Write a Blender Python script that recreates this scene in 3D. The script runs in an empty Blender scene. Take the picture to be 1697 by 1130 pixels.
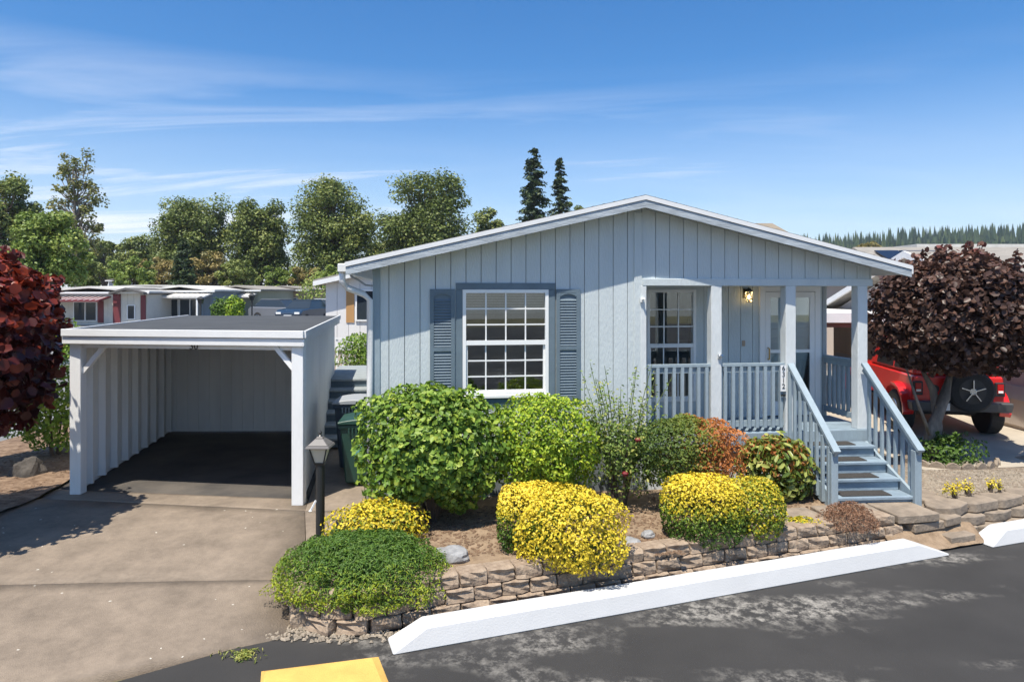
import bpy, bmesh, math, random
import numpy as np
from mathutils import Vector, Matrix, noise
R = math.radians
random.seed(7); RNG = np.random.default_rng(7)
SC = bpy.context.scene
COL = SC.collection
# ------------------------------------------------------------------ camera, sky, sun, exposure
CAM_H, FPX, HOR = 2.75, 1131.0, 485.0
cd = bpy.data.cameras.new('camera'); cam = bpy.data.objects.new('camera', cd); COL.objects.link(cam)
cam.location = (0, 0, CAM_H); cam.rotation_euler = (R(90), 0, 0)
cd.sensor_width = 36; cd.lens = 36 * FPX / 1697; cd.shift_y = -(565 - HOR) / 1697
cd.clip_start = .1; cd.clip_end = 4000
SC.camera = cam
SUN = Vector((.188, .395, -1)).normalized()          # direction the light travels
w = bpy.data.worlds.new('World'); SC.world = w; w.use_nodes = True
NT = w.node_tree; N = NT.nodes; L = NT.links
N.clear()
wo = N.new('ShaderNodeOutputWorld'); bg = N.new('ShaderNodeBackground'); sky = N.new('ShaderNodeTexSky')
sky.sky_type = 'NISHITA'; sky.sun_disc = False
sky.sun_elevation = math.asin(-SUN.z); sky.sun_rotation = math.atan2(-SUN.x, -SUN.y)
sky.air_density = 1.0; sky.dust_density = .7; sky.ozone_density = 1.6
tc = N.new('ShaderNodeTexCoord'); sep = N.new('ShaderNodeSeparateXYZ'); L.new(tc.outputs['Generated'], sep.inputs[0])
def wm(op, a, b=None, clamp=False):
    n = N.new('ShaderNodeMath'); n.operation = op; n.use_clamp = clamp
    for i, s in enumerate((a, b)):
        if s is None: continue
        if isinstance(s, (int, float)): n.inputs[i].default_value = s
        else: L.new(s, n.inputs[i])
    return n.outputs[0]
den = wm('ADD', wm('MAXIMUM', sep.outputs['Z'], 0.0), .10)
comb = N.new('ShaderNodeCombineXYZ')
L.new(wm('DIVIDE', sep.outputs['X'], den), comb.inputs[0]); L.new(wm('DIVIDE', sep.outputs['Y'], den), comb.inputs[1])
mp = N.new('ShaderNodeMapping'); L.new(comb.outputs[0], mp.inputs[0])
mp.inputs['Rotation'].default_value = (0, 0, R(14)); mp.inputs['Scale'].default_value = (.42, 1.5, 1); mp.inputs['Location'].default_value = (3.1, 1.7, 0)
nz = N.new('ShaderNodeTexNoise'); L.new(mp.outputs[0], nz.inputs['Vector'])
nz.inputs['Scale'].default_value = 1.0; nz.inputs['Detail'].default_value = 8; nz.inputs['Roughness'].default_value = .58; nz.inputs['Distortion'].default_value = .7
cr = N.new('ShaderNodeValToRGB'); L.new(nz.outputs['Fac'], cr.inputs[0])
cr.color_ramp.elements[0].position = .44; cr.color_ramp.elements[1].position = .68
horiz = wm('MULTIPLY', wm('SUBTRACT', 1.0, wm('MULTIPLY', sep.outputs['Z'], 3.6), True), .45)
cover = wm('MAXIMUM', wm('MULTIPLY', horiz, wm('ADD', .45, nz.outputs['Fac'])), wm('MULTIPLY', wm('MULTIPLY', wm('MULTIPLY', cr.outputs[0], .95), wm('SUBTRACT', 1.0, wm('MULTIPLY', wm('SUBTRACT', sep.outputs['Z'], .17), 7.0, True), True)), wm('ADD', .62, wm('MULTIPLY', sep.outputs['X'], -.75), True)))
mx = N.new('ShaderNodeMixRGB'); L.new(cover, mx.inputs[0]); hs = N.new('ShaderNodeHueSaturation'); hs.inputs['Saturation'].default_value = 1.25; tn = N.new('ShaderNodeMixRGB'); tn.blend_type = 'MULTIPLY'; tn.inputs[0].default_value = 1; tn.inputs[2].default_value = (1.04, 1.17, 1.33, 1); L.new(sky.outputs[0], tn.inputs[1]); L.new(tn.outputs[0], hs.inputs['Color']); L.new(hs.outputs[0], mx.inputs[1]); mx.inputs[2].default_value = (9.2, 9.3, 9.8, 1)
L.new(mx.outputs[0], bg.inputs[0]); bg.inputs[1].default_value = .09; L.new(bg.outputs[0], wo.inputs[0])
sd = bpy.data.lights.new('sun', 'SUN'); so = bpy.data.objects.new('sun', sd); COL.objects.link(so)
sd.energy = 5.0; sd.angle = R(.53); sd.color = (1, .935, .82)
so.rotation_euler = SUN.to_track_quat('-Z', 'Y').to_euler(); so.location = (0, 0, 40)
SC.view_settings.view_transform = 'Standard'; SC.view_settings.look = 'None'; SC.view_settings.gamma = 1
SC.view_settings.exposure = 0.5
SC.render.engine = 'CYCLES'
SC.cycles.max_bounces = 8; SC.cycles.transparent_max_bounces = 16

# ------------------------------------------------------------------ site survey helpers (real distances, metres)
def P(xp, yp, z=0.0):
    d = FPX * (CAM_H - z) / (yp - HOR); return Vector(((xp - 848) / FPX * d, d, z))
def PD(xp, d, z=0.0): return Vector(((xp - 848) / FPX * d, d, z))
def ZD(yp, d): return CAM_H - (yp - HOR) * d / FPX
TH = R(8.0); OX, OY = 1.742, 9.465; CS, SN = math.cos(TH), math.sin(TH)
def FA(xp, d=0.0):
    t = (xp - 848) / FPX; return (t * (OY + CS * d) - OX + SN * d) / (CS - SN * t)
def FZ(xp, yp, d=0.0): return ZD(yp, OY + SN * FA(xp, d) + CS * d)
def H2W(a, d, z=0): return Vector((OX + CS * a - SN * d, OY + SN * a + CS * d, z))

# ------------------------------------------------------------------ materials
MATS = {}
def mat(name, col, rough=.6, var=.0, vscale=6.0, bump=0.0, bscale=40.0, col2=None, metal=0.0, spec=.5, stretch=(1, 1, 1), coat=0.0, detail=5):
    if name in MATS: return MATS[name]
    m = bpy.data.materials.new(name); m.use_nodes = True; n = m.node_tree.nodes; l = m.node_tree.links
    b = n['Principled BSDF']; b.inputs['Base Color'].default_value = (*col, 1); b.inputs['Roughness'].default_value = rough
    b.inputs['Metallic'].default_value = metal; b.inputs['Specular IOR Level'].default_value = spec; b.inputs['Coat Weight'].default_value = coat
    t = n.new('ShaderNodeTexCoord'); mpn = n.new('ShaderNodeMapping'); mpn.inputs['Scale'].default_value = stretch; l.new(t.outputs['Object'], mpn.inputs[0])
    if var or col2:
        nzn = n.new('ShaderNodeTexNoise'); nzn.inputs['Scale'].default_value = vscale; nzn.inputs['Detail'].default_value = detail; nzn.inputs['Roughness'].default_value = .65
        l.new(mpn.outputs[0], nzn.inputs['Vector'])
        c2 = col2 or tuple(min(1, c * (1 + var)) for c in col); c1 = col if col2 else tuple(c * (1 - var) for c in col)
        rp = n.new('ShaderNodeValToRGB'); rp.color_ramp.elements[0].position = .33; rp.color_ramp.elements[1].position = .67
        rp.color_ramp.elements[0].color = (*c1, 1); rp.color_ramp.elements[1].color = (*c2, 1)
        l.new(nzn.outputs['Fac'], rp.inputs[0]); l.new(rp.outputs[0], b.inputs['Base Color'])
    if bump:
        bz = n.new('ShaderNodeTexNoise'); bz.inputs['Scale'].default_value = bscale; bz.inputs['Detail'].default_value = 4; l.new(mpn.outputs[0], bz.inputs['Vector'])
        bp = n.new('ShaderNodeBump'); bp.inputs['Strength'].default_value = bump; bp.inputs['Distance'].default_value = .02
        l.new(bz.outputs['Fac'], bp.inputs['Height']); l.new(bp.outputs[0], b.inputs['Normal'])
    MATS[name] = m; return m
LK = 1.38
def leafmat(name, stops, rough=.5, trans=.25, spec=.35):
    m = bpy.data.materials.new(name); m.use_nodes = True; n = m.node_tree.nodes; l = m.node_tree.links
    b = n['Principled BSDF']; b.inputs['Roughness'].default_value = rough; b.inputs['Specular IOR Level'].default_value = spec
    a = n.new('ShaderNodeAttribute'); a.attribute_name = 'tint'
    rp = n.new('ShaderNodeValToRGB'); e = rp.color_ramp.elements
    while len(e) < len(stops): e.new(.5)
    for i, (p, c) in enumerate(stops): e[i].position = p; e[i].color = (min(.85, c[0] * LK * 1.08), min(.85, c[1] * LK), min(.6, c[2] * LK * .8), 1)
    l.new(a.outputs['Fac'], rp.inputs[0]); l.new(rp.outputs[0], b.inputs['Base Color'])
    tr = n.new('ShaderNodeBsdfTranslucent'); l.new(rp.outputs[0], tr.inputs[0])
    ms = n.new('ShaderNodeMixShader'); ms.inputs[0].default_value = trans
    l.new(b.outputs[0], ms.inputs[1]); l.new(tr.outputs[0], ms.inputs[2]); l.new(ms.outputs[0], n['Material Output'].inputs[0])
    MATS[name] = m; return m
def glassmat(name, tint=(.9, .95, .95)):
    m = bpy.data.materials.new(name); m.use_nodes = True; n = m.node_tree.nodes; l = m.node_tree.links
    n.remove(n['Principled BSDF'])
    tr = n.new('ShaderNodeBsdfTransparent'); tr.inputs[0].default_value = (*tint, 1)
    gl = n.new('ShaderNodeBsdfGlossy'); gl.inputs['Roughness'].default_value = .01; gl.inputs[0].default_value = (.95, .97, 1, 1)
    fr = n.new('ShaderNodeFresnel'); fr.inputs[0].default_value = 1.9
    ms = n.new('ShaderNodeMixShader'); l.new(fr.outputs[0], ms.inputs[0]); l.new(tr.outputs[0], ms.inputs[1]); l.new(gl.outputs[0], ms.inputs[2])
    l.new(ms.outputs[0], n['Material Output'].inputs[0]); MATS[name] = m; return m
def emitmat(name, col, s):
    m = bpy.data.materials.new(name); m.use_nodes = True; b = m.node_tree.nodes['Principled BSDF']
    b.inputs['Emission Color'].default_value = (*col, 1); b.inputs['Emission Strength'].default_value = s; b.inputs['Base Color'].default_value = (*col, 1)
    return m
SIDING = mat('siding_paint', (.53, .58, .59), .7, .05, 3, .35, 55, stretch=(1, 1, .25))
POSTP = mat('post_paint', (.60, .63, .63), .65, .05, 5, .3, 30, stretch=(1, 1, .3))
TRIM = mat('blue_trim', (.125, .17, .205), .6, .08, 5, .15, 60)
RAIL = mat('rail_paint', (.27, .335, .375), .6, .08, 8, .2, 50, stretch=(1, 1, .3))
STEPP = mat('step_paint', (.22, .285, .34), .6, .22, 7, .3, 40, stretch=(.4, 1, 1))
FASCIA = mat('fascia_wood', (.38, .42, .45), .8, .25, 9, .4, 60, stretch=(.25, 1, 2))
WHITE = mat('white_paint', (.74, .74, .73), .5, .04, 3, .1, 40)
CPWHITE = mat('carport_paint', (.78, .78, .77), .6, .06, 2.5, .2, 50, stretch=(1, 1, .2))
VINYL = mat('white_vinyl', (.80, .80, .79), .35)
DARK = mat('groove_dark', (.14, .16, .17), .9)
SHINGLE = mat('roof_shingle', (.11, .105, .10), .95, .3, 25, .6, 60)
MEMBR = mat('roof_membrane', (.055, .058, .06), .9, .18, 1.6, .15, 30)
CONC = mat('driveway_concrete', (.15, .118, .088), .9, 0, 2.0, .5, 110, col2=(.30, .238, .178), detail=12)
for nd in CONC.node_tree.nodes:
    if nd.type == 'TEX_NOISE' and nd.inputs['Scale'].default_value < 5: nd.inputs['Roughness'].default_value = .8; nd.inputs['Detail'].default_value = 15
CONCD = mat('shaded_concrete', (.035, .032, .03), .85, 0, .9, .3, 100, col2=(.10, .085, .07), detail=8)  # inner carport floor: the roof's shade put into a darker, mottled concrete colour
CONC2 = mat('pale_concrete', (.40, .35, .28), .9, .12, 1.5, .2, 80)
MULCH = mat('bark_mulch', (.10, .055, .03), .95, 0, 9, .9, 60, col2=(.29, .20, .13), detail=12)
SOIL = mat('dry_soil', (.19, .13, .08), .95, 0, 7, .9, 70, col2=(.36, .26, .17), detail=12)
BLOCK = mat('wall_block', (.21, .15, .105), .95, 0, 10, .8, 28, col2=(.40, .31, .225), detail=9)
FLAG = mat('flagstone', (.25, .20, .15), .9, .25, 6, .6, 30)
CURBW = mat('kerb_paint', (.56, .56, .555), .6, .03, 3, .12, 60)
BLACKM = mat('black_metal', (.02, .022, .024), .4)
BIN_G = mat('bin_green', (.018, .06, .045), .45, .1, 5)
BIN_B = mat('bin_blue', (.03, .055, .08), .45, .1, 5)
GREYPL = mat('grey_plastic', (.32, .34, .36), .5)
RUBBER = mat('rubber', (.02, .02, .02), .8, .2, 30, .5, 90)
CHROME = mat('bright_metal', (.6, .6, .6), .25, metal=1)
GLASS = glassmat('window_glass')
ROOM = mat('room_wall', (.16, .15, .14), .9)
ROCKM = mat('grey_rock', (.27, .27, .27), .9, .3, 6, .9, 14)
STONE = mat('pebble', (.30, .25, .19), .8, .35, 12)
BARK = mat('bark', (.10, .075, .055), .95, .35, 12, .9, 30, stretch=(1, 1, .3))
GBARK = mat('grey_bark', (.21, .18, .15), .95, .3, 14, .8, 30, stretch=(1, 1, .3))
MAT_MAT = mat('rubber_mat', (.05, .045, .04), .95, .4, 60, .8, 120)

def asphalt(name, base, worn, amount):
    m = bpy.data.materials.new(name); m.use_nodes = True; n = m.node_tree.nodes; l = m.node_tree.links; b = n['Principled BSDF']; b.inputs['Roughness'].default_value = .85
    t = n.new('ShaderNodeTexCoord'); mpn = n.new('ShaderNodeMapping'); mpn.inputs['Rotation'].default_value = (0, 0, R(-20)); mpn.inputs['Scale'].default_value = (.55, 1.7, 1); l.new(t.outputs['Object'], mpn.inputs[0])
    a = n.new('ShaderNodeTexNoise'); a.inputs['Scale'].default_value = .75; a.inputs['Detail'].default_value = 3; l.new(mpn.outputs[0], a.inputs['Vector'])
    c = n.new('ShaderNodeTexNoise'); c.inputs['Scale'].default_value = 9; c.inputs['Detail'].default_value = 10; c.inputs['Roughness'].default_value = .75; l.new(t.outputs['Object'], c.inputs['Vector'])
    r1 = n.new('ShaderNodeValToRGB'); r1.color_ramp.elements[0].position = .50; r1.color_ramp.elements[1].position = .70; l.new(a.outputs['Fac'], r1.inputs[0])
    r2 = n.new('ShaderNodeValToRGB'); r2.color_ramp.elements[0].position = .46; r2.color_ramp.elements[1].position = .64; l.new(c.outputs['Fac'], r2.inputs[0])
    mu = n.new('ShaderNodeMath'); mu.operation = 'MULTIPLY'; l.new(r1.outputs[0], mu.inputs[0]); l.new(r2.outputs[0], mu.inputs[1])
    m2 = n.new('ShaderNodeMath'); m2.operation = 'MULTIPLY'; l.new(mu.outputs[0], m2.inputs[0]); m2.inputs[1].default_value = amount
    f = n.new('ShaderNodeTexNoise'); f.inputs['Scale'].default_value = 1.1; f.inputs['Detail'].default_value = 8; l.new(t.outputs['Object'], f.inputs['Vector'])
    rb = n.new('ShaderNodeValToRGB'); rb.color_ramp.elements[0].position = .3; rb.color_ramp.elements[1].position = .7
    rb.color_ramp.elements[0].color = (*[x * .8 for x in base], 1); rb.color_ramp.elements[1].color = (*[x * 1.25 for x in base], 1); l.new(f.outputs['Fac'], rb.inputs[0])
    mxn = n.new('ShaderNodeMixRGB'); l.new(m2.outputs[0], mxn.inputs[0]); l.new(rb.outputs[0], mxn.inputs[1]); mxn.inputs[2].default_value = (*worn, 1); l.new(mxn.outputs[0], b.inputs['Base Color'])
    g = n.new('ShaderNodeTexNoise'); g.inputs['Scale'].default_value = 140; l.new(t.outputs['Object'], g.inputs['Vector'])
    bp = n.new('ShaderNodeBump'); bp.inputs['Strength'].default_value = .45; bp.inputs['Distance'].default_value = .01; l.new(g.outputs['Fac'], bp.inputs['Height']); l.new(bp.outputs[0], b.inputs['Normal'])
    MATS[name] = m; return m
ROADM = asphalt('asphalt', (.033, .031, .029), (.45, .42, .37), 1.0)
ROAD2 = asphalt('old_asphalt', (.19, .19, .19), (.3, .3, .3), .3)

# ------------------------------------------------------------------ mesh helpers
class MB:
    def __init__(s): s.v = []; s.f = []
    def add(s, vs, fs):
        o = len(s.v); s.v += [tuple(v) for v in vs]; s.f += [tuple(i + o for i in f) for f in fs]; return s
    def box(s, x0, x1, y0, y1, z0, z1):
        return s.add([(x0, y0, z0), (x1, y0, z0), (x1, y1, z0), (x0, y1, z0), (x0, y0, z1), (x1, y0, z1), (x1, y1, z1), (x0, y1, z1)],
                     [(0, 3, 2, 1), (4, 5, 6, 7), (0, 1, 5, 4), (1, 2, 6, 5), (2, 3, 7, 6), (3, 0, 4, 7)])
    def hexa(s, b, t):      # bottom quad, top quad (ccw from above)
        return s.add(list(b) + list(t), [(0, 3, 2, 1), (4, 5, 6, 7), (0, 1, 5, 4), (1, 2, 6, 5), (2, 3, 7, 6), (3, 0, 4, 7)])
    def prism_y(s, poly, y0, y1):   # polygon in x,z (ccw seen from -y)
        n = len(poly)
        return s.add([(x, y0, z) for x, z in poly] + [(x, y1, z) for x, z in poly],
                     [tuple(range(n)), tuple(range(2 * n - 1, n - 1, -1))] + [(i, i + n, (i + 1) % n + n, (i + 1) % n) for i in range(n)])
    def prism_z(s, poly, z0, z1):
        n = len(poly)
        return s.add([(x, y, z0) for x, y in poly] + [(x, y, z1) for x, y in poly],
                     [tuple(range(n - 1, -1, -1)), tuple(range(n, 2 * n))] + [(i, (i + 1) % n, (i + 1) % n + n, i + n) for i in range(n)])
    def tube(s, pts, rad, n=8, caps=True):
        pts = [Vector(p) for p in pts]; rad = rad if isinstance(rad, (list, tuple)) else [rad] * len(pts); o = len(s.v)
        up = Vector((0, 0, 1))
        for i, p in enumerate(pts):
            d = (pts[min(i + 1, len(pts) - 1)] - pts[max(i - 1, 0)]).normalized()
            x = d.cross(up) if abs(d.z) < .95 else d.cross(Vector((0, 1, 0))); x.normalize(); y = d.cross(x)
            for k in range(n):
                a = 2 * math.pi * k / n; s.v.append(tuple(p + (x * math.cos(a) + y * math.sin(a)) * rad[i]))
        for i in range(len(pts) - 1):
            for k in range(n):
                k2 = (k + 1) % n; s.f.append((o + i * n + k, o + i * n + k2, o + (i + 1) * n + k2, o + (i + 1) * n + k))
        if caps: s.f.append(tuple(o + k for k in range(n))[::-1]); s.f.append(tuple(o + (len(pts) - 1) * n + k for k in range(n)))
        return s
    def bar(s, p, q, wx, wz, up=(0, 0, 1)):
        p, q = Vector(p), Vector(q); d = (q - p).normalized(); x = d.cross(Vector(up)).normalized() * wx / 2; y = x.cross(d).normalized() * wz / 2
        return s.hexa([p - x - y, p + x - y, q + x - y, q - x - y], [p - x + y, p + x + y, q + x + y, q - x + y])
    def lathe(s, prof, n=16, c=(0, 0, 0)):
        o = len(s.v)
        for r, z in prof:
            for k in range(n): a = 2 * math.pi * k / n; s.v.append((c[0] + r * math.cos(a), c[1] + r * math.sin(a), c[2] + z))
        for i in range(len(prof) - 1):
            for k in range(n): k2 = (k + 1) % n; s.f.append((o + i * n + k, o + i * n + k2, o + (i + 1) * n + k2, o + (i + 1) * n + k))
        return s
    def mesh(s, name, m=None, bevel=0, smooth=False):
        me = bpy.data.meshes.new(name); me.from_pydata(s.v, [], s.f)
        bm = bmesh.new(); bm.from_mesh(me); bmesh.ops.recalc_face_normals(bm, faces=bm.faces)
        if bevel: bmesh.ops.bevel(bm, geom=list(bm.edges), offset=bevel, segments=1, affect='EDGES', clamp_overlap=True)
        bm.to_mesh(me); bm.free()
        if m: me.materials.append(m)
        if smooth:
            for p in me.polygons: p.use_smooth = True
        return me
    def build(s, name, m, parent=None, bevel=0, smooth=False):
        return link(name, s.mesh(name, m, bevel, smooth), parent)
def link(name, data, parent=None, loc=None, rz=None):
    o = bpy.data.objects.new(name, data); COL.objects.link(o); o.parent = parent
    if loc is not None: o.location = loc
    if rz is not None: o.rotation_euler = (0, 0, rz)
    return o
def tag(o, label, cat=None, group=None, kind=None):
    if label: o['label'] = label
    if cat: o['category'] = cat
    if group: o['group'] = group
    if kind: o['kind'] = kind
    return o
def empty(name, label, cat, loc=(0, 0, 0), rz=0, group=None):
    o = link(name, None, None, loc, rz); o.empty_display_size = .2; return tag(o, label, cat, group)
def struct(o): o['kind'] = 'structure'; return o
def text(name, s, size, m, parent, loc, rot=(R(90), 0, 0), ext=.003):
    c = bpy.data.curves.new(name, 'FONT'); c.body = s; c.size = size; c.extrude = ext; c.align_x = 'CENTER'; c.align_y = 'CENTER'; c.materials.append(m)
    o = link(name, c); dg = bpy.context.evaluated_depsgraph_get(); me = bpy.data.meshes.new_from_object(o.evaluated_get(dg)); bpy.data.objects.remove(o); bpy.data.curves.remove(c)
    if not me.materials: me.materials.append(m)
    o = link(name, me, parent, loc); o.rotation_euler = rot; return o

def leaf_mesh(name, pts, nrm, size, m, parent=None, tint=None, aspect=.6, fold=.18, rnd=False):
    n = len(pts); pts = np.asarray(pts, float); nrm = np.asarray(nrm, float); nrm /= (np.linalg.norm(nrm, axis=1, keepdims=True) + 1e-9)
    r = RNG.normal(size=(n, 3)); t = np.cross(nrm, r); t /= (np.linalg.norm(t, axis=1, keepdims=True) + 1e-9); b = np.cross(nrm, t)
    s = np.asarray(size, float).reshape(-1, 1) * np.ones((n, 1))
    if rnd:
        k = 6; prof = [(-.5, 0, 0), (-.2, .42, 1), (.25, .40, 1), (.5, 0, .3), (.25, -.40, 1), (-.2, -.42, 1)]
        tris = [(0, 1, 3), (1, 2, 3), (0, 3, 5), (3, 4, 5)]
    else:
        k = 4; prof = [(-.5, 0, 0), (0, .5, 1), (.5, 0, 0), (0, -.5, 1)]; tris = [(0, 1, 2), (0, 2, 3)]
    V = np.empty((n, k, 3))
    for i, (a, c, f) in enumerate(prof): V[:, i] = pts + t * s * a + b * s * c * aspect + nrm * s * f * fold
    F = np.arange(n)[:, None, None] * k + np.array(tris)[None]
    F = F.reshape(-1, 3)
    me = bpy.data.meshes.new(name); me.vertices.add(n * k); me.vertices.foreach_set('co', V.reshape(-1))
    me.loops.add(F.size); me.loops.foreach_set('vertex_index', F.reshape(-1)); me.polygons.add(len(F))
    me.polygons.foreach_set('loop_start', np.arange(len(F)) * 3); me.update(calc_edges=True)
    if tint is None: tint = RNG.random(n)
    at = me.attributes.new('tint', 'FLOAT', 'POINT'); at.data.foreach_set('value', np.repeat(np.clip(tint, 0, 1), k).astype(np.float32))
    me.materials.append(m); return link(name, me, parent)
def sphere_dirs(n):
    d = RNG.normal(size=(n, 3)); return d / np.linalg.norm(d, axis=1, keepdims=True)
def lump(d, seed, f=2.2, amp=.12):
    return np.array([1 + amp * noise.noise(Vector((x * f + seed, y * f - seed, z * f + 2 * seed))) * 1.6 + amp * .6 * noise.noise(Vector((x * f * 2.7 + seed, y * f * 2.7, z * f * 2.7))) for x, y, z in d])
def shell(n, rx, ry, rz, p=2.4, seed=1.0, amp=.12, thick=.35, zmin=-1.0, f=2.2):
    d = sphere_dirs(int(n * 1.3)); d = d[d[:, 2] > zmin][:n]
    r = 1 / (np.abs(d[:, 0] / rx) ** p + np.abs(d[:, 1] / ry) ** p + np.abs(d[:, 2] / rz) ** p) ** (1 / p)
    depth = 1 - thick * RNG.random(len(d)) ** 2.0
    r = r * lump(d, seed, f, amp) * depth
    nr = np.stack([d[:, 0] / rx, d[:, 1] / ry, d[:, 2] / rz], 1); nr /= np.linalg.norm(nr, axis=1, keepdims=True)
    return d * r[:, None], nr, depth

# ------------------------------------------------------------------ GROUND, ROAD, YARD
ROAD_Z = -.30
def sheet(name, poly, z, m, parent=None, sub=0, zf=None):
    bm = bmesh.new(); vs = [bm.verts.new((x, y, z)) for x, y in poly]; bm.faces.new(vs); bmesh.ops.triangulate(bm, faces=bm.faces) if sub else None
    for _ in range(sub): bmesh.ops.subdivide_edges(bm, edges=[e for e in bm.edges if e.calc_length() > .12], cuts=1, use_grid_fill=True); bmesh.ops.triangulate(bm, faces=bm.faces)
    if zf:
        for v in bm.verts: v.co.z = zf(v.co.x, v.co.y)
    bmesh.ops.recalc_face_normals(bm, faces=bm.faces)
    if sum(f.normal.z for f in bm.faces) < 0: bmesh.ops.reverse_faces(bm, faces=bm.faces)
    me = bpy.data.meshes.new(name); bm.to_mesh(me); bm.free(); me.materials.append(m)
    for p in me.polygons: p.use_smooth = True
    return link(name, me, parent)
GRASSD = mat('dry_grass', (.13, .115, .055), .95, 0, .35, .6, 20, col2=(.20, .18, .09))
struct(sheet('ground', [(-900, -60), (900, -60), (900, 1500), (-900, 1500)], -.36, GRASSD))
CU0, CU1 = Vector((-1.0, 5.74)), Vector((5.08, 7.92)); CUD = (CU1 - CU0).normalized(); CUN = Vector((-CUD.y, CUD.x))
def road_line(x): return CU0.y + (x - CU0.x) * CUD.y / CUD.x
struct(sheet('road', [(-60, -40), (60, -40), (60, road_line(60)), (5.2, road_line(5.2) + .25), (-2.0, 6.12), (-3.1, 5.36), (-9.6, 2.3), (-60, 2.3)], ROAD_Z, ROADM))
struct(sheet('side_street', [(-19.0, 2.31), (-9.62, 2.31), (-9.62, 36), (-6, 41), (14, 44), (14, 52), (-60, 52), (-60, 40), (-19.0, 36)], ROAD_Z + .004, ROAD2))
def slope(x, y):        # driveway/yard grade: level by the house, falling to the road
    e = road_line(x) if x > -2 else 6.0 + (x + 2) * .58
    t = max(0, min(1, (y - e) / max(.5, 8.3 - e))); return ROAD_Z + .006 + (0 - ROAD_Z - .006) * t
drive = struct(link('driveway', None)); drive.empty_display_size = .2
def quad_strip(a, b, c, d, n=10):   # a-b front edge (left,right), d-c back edge
    mb = MB(); a, b, c, d = map(Vector, (a, b, c, d)); vs = []
    for j in range(n + 1):
        for i in range(n + 1):
            p = (a.lerp(b, i / n)).lerp(d.lerp(c, i / n), j / n); vs.append((p.x, p.y, slope(p.x, p.y)))
    fs = [(j * (n + 1) + i, j * (n + 1) + i + 1, (j + 1) * (n + 1) + i + 1, (j + 1) * (n + 1) + i) for j in range(n) for i in range(n)]
    top = len(vs); bot = [(x, y, z - .12) for x, y, z in vs]; vs += bot
    ring = [i for i in range(n + 1)] + [j * (n + 1) + n for j in range(1, n + 1)] + [n * (n + 1) + i for i in range(n - 1, -1, -1)] + [j * (n + 1) for j in range(n - 1, 0, -1)]
    fs += [(ring[k], ring[(k + 1) % len(ring)], ring[(k + 1) % len(ring)] + top, ring[k] + top) for k in range(len(ring))]
    return mb.add(vs, fs)
G = .008
# slabs: apron, middle, carport floor, walk beside the carport
quad_strip((-9.3, 2.5), (-2.02, 6.03), (-2.1, 6.95), (-9.1, 6.35)).build('slab', CONC, drive, smooth=True)
quad_strip((-9.1, 6.35 + G), (-2.1, 6.95 + G), (-2.62, 8.62), (-6.3, 9.12), 8).build('slab', CONC, drive, smooth=True)
quad_strip((-6.3, 9.12 + G), (-2.62, 8.62 + G), (-2.72, 9.1), (-6.38, 9.55), 6).build('slab', CONC, drive, smooth=True)
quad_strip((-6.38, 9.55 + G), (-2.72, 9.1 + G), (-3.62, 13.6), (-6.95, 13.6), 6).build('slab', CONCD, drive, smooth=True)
quad_strip((-2.62 + G, 8.62), (-1.85, 8.62), (-2.5, 14.0), (-3.66, 14.0), 6).build('slab', CONC, drive, smooth=True)
quad_strip((-2.33, 7.72), (-1.72, 7.72), (-1.85, 8.62 - G), (-2.62 + G, 8.62 - G), 6).build('slab', CONC, drive, smooth=True)
def bedz(x, y): return .02 + .03 * noise.noise(Vector((x * 1.3, y * 1.3, 0))) + .012 * noise.noise(Vector((x * 6, y * 6, 3)))
WALL_P = [Vector((-2.02, 7.0)), Vector((-2.06, 6.6)), Vector((-1.95, 6.32)), Vector((-1.65, 6.16)), Vector((-1.3, 6.16)), Vector((-.85, 6.36)), Vector((4.75, 8.28))]
bed_poly = [(-1.95, 7.05), (-1.96, 6.62), (-1.86, 6.42), (-1.62, 6.28), (-1.32, 6.28), (-.9, 6.48), (4.72, 8.36), (6.0, 8.75), (6.0, 10.1), (3.4, 10.0), (-1.79, 9.0), (-1.75, 7.65)]
struct(tag(sheet('garden_bed', bed_poly, 0, SOIL, None, 5, bedz), None))
struct(sheet('mulch_bed', [(-9.3, 7.0), (-6.35, 7.3), (-6.3, 9.1), (-7.3, 15.5), (-9.3, 15.5)], 0, MULCH, None, 5, lambda x, y: bedz(x, y) + .03 - .25 * max(0, min(1, (8.2 - y) / 2))))
struct(sheet('gravel_bed', [(4.9, 8.62), (12, 10.6), (12, 11.2), (6.35, 10.45), (6.1, 12.5), (5.2, 12.5), (4.9, 9.6)], 0, mat('gravel', (.13, .10, .075), .95, 0, 45, 1, 60, col2=(.34, .27, .20), detail=6), None, 5, lambda x, y: .015 + .02 * noise.noise(Vector((x * 2, y * 2, 5)))))
struct(sheet('neighbour_driveway', [(6.35, 10.5), (14, 11.5), (14, 24), (6.0, 24)], .02, CONC2))
struct(sheet('back_lot', [(-9.3, 15.5), (14, 15.5), (14, 40), (-9.3, 36)], -.02, mat('dirt_lot', (.22, .18, .13), .95, .2, .6)))
def LOT(y): t = max(0, min(1, (y - 34) / 8)); return ROAD_Z + .008 + 1.05 * t * t * (3 - 2 * t)
struct(sheet('far_lot', [(-75, 33), (16, 33), (16, 115), (-75, 115)], 0, ROAD2, None, 6, lambda x, y: LOT(y)))
# kerbs along the side street
for x, lab in ((-9.45, 'white painted kerb along the side street beside the mulch bed'), (-19.15, 'white painted kerb on the far side of the side street')):
    tag(MB().box(x - .1, x + .1, 6.5, 38, -.36, -.13).build('street_kerb', CURBW, None, .02), lab, 'kerb')
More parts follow.
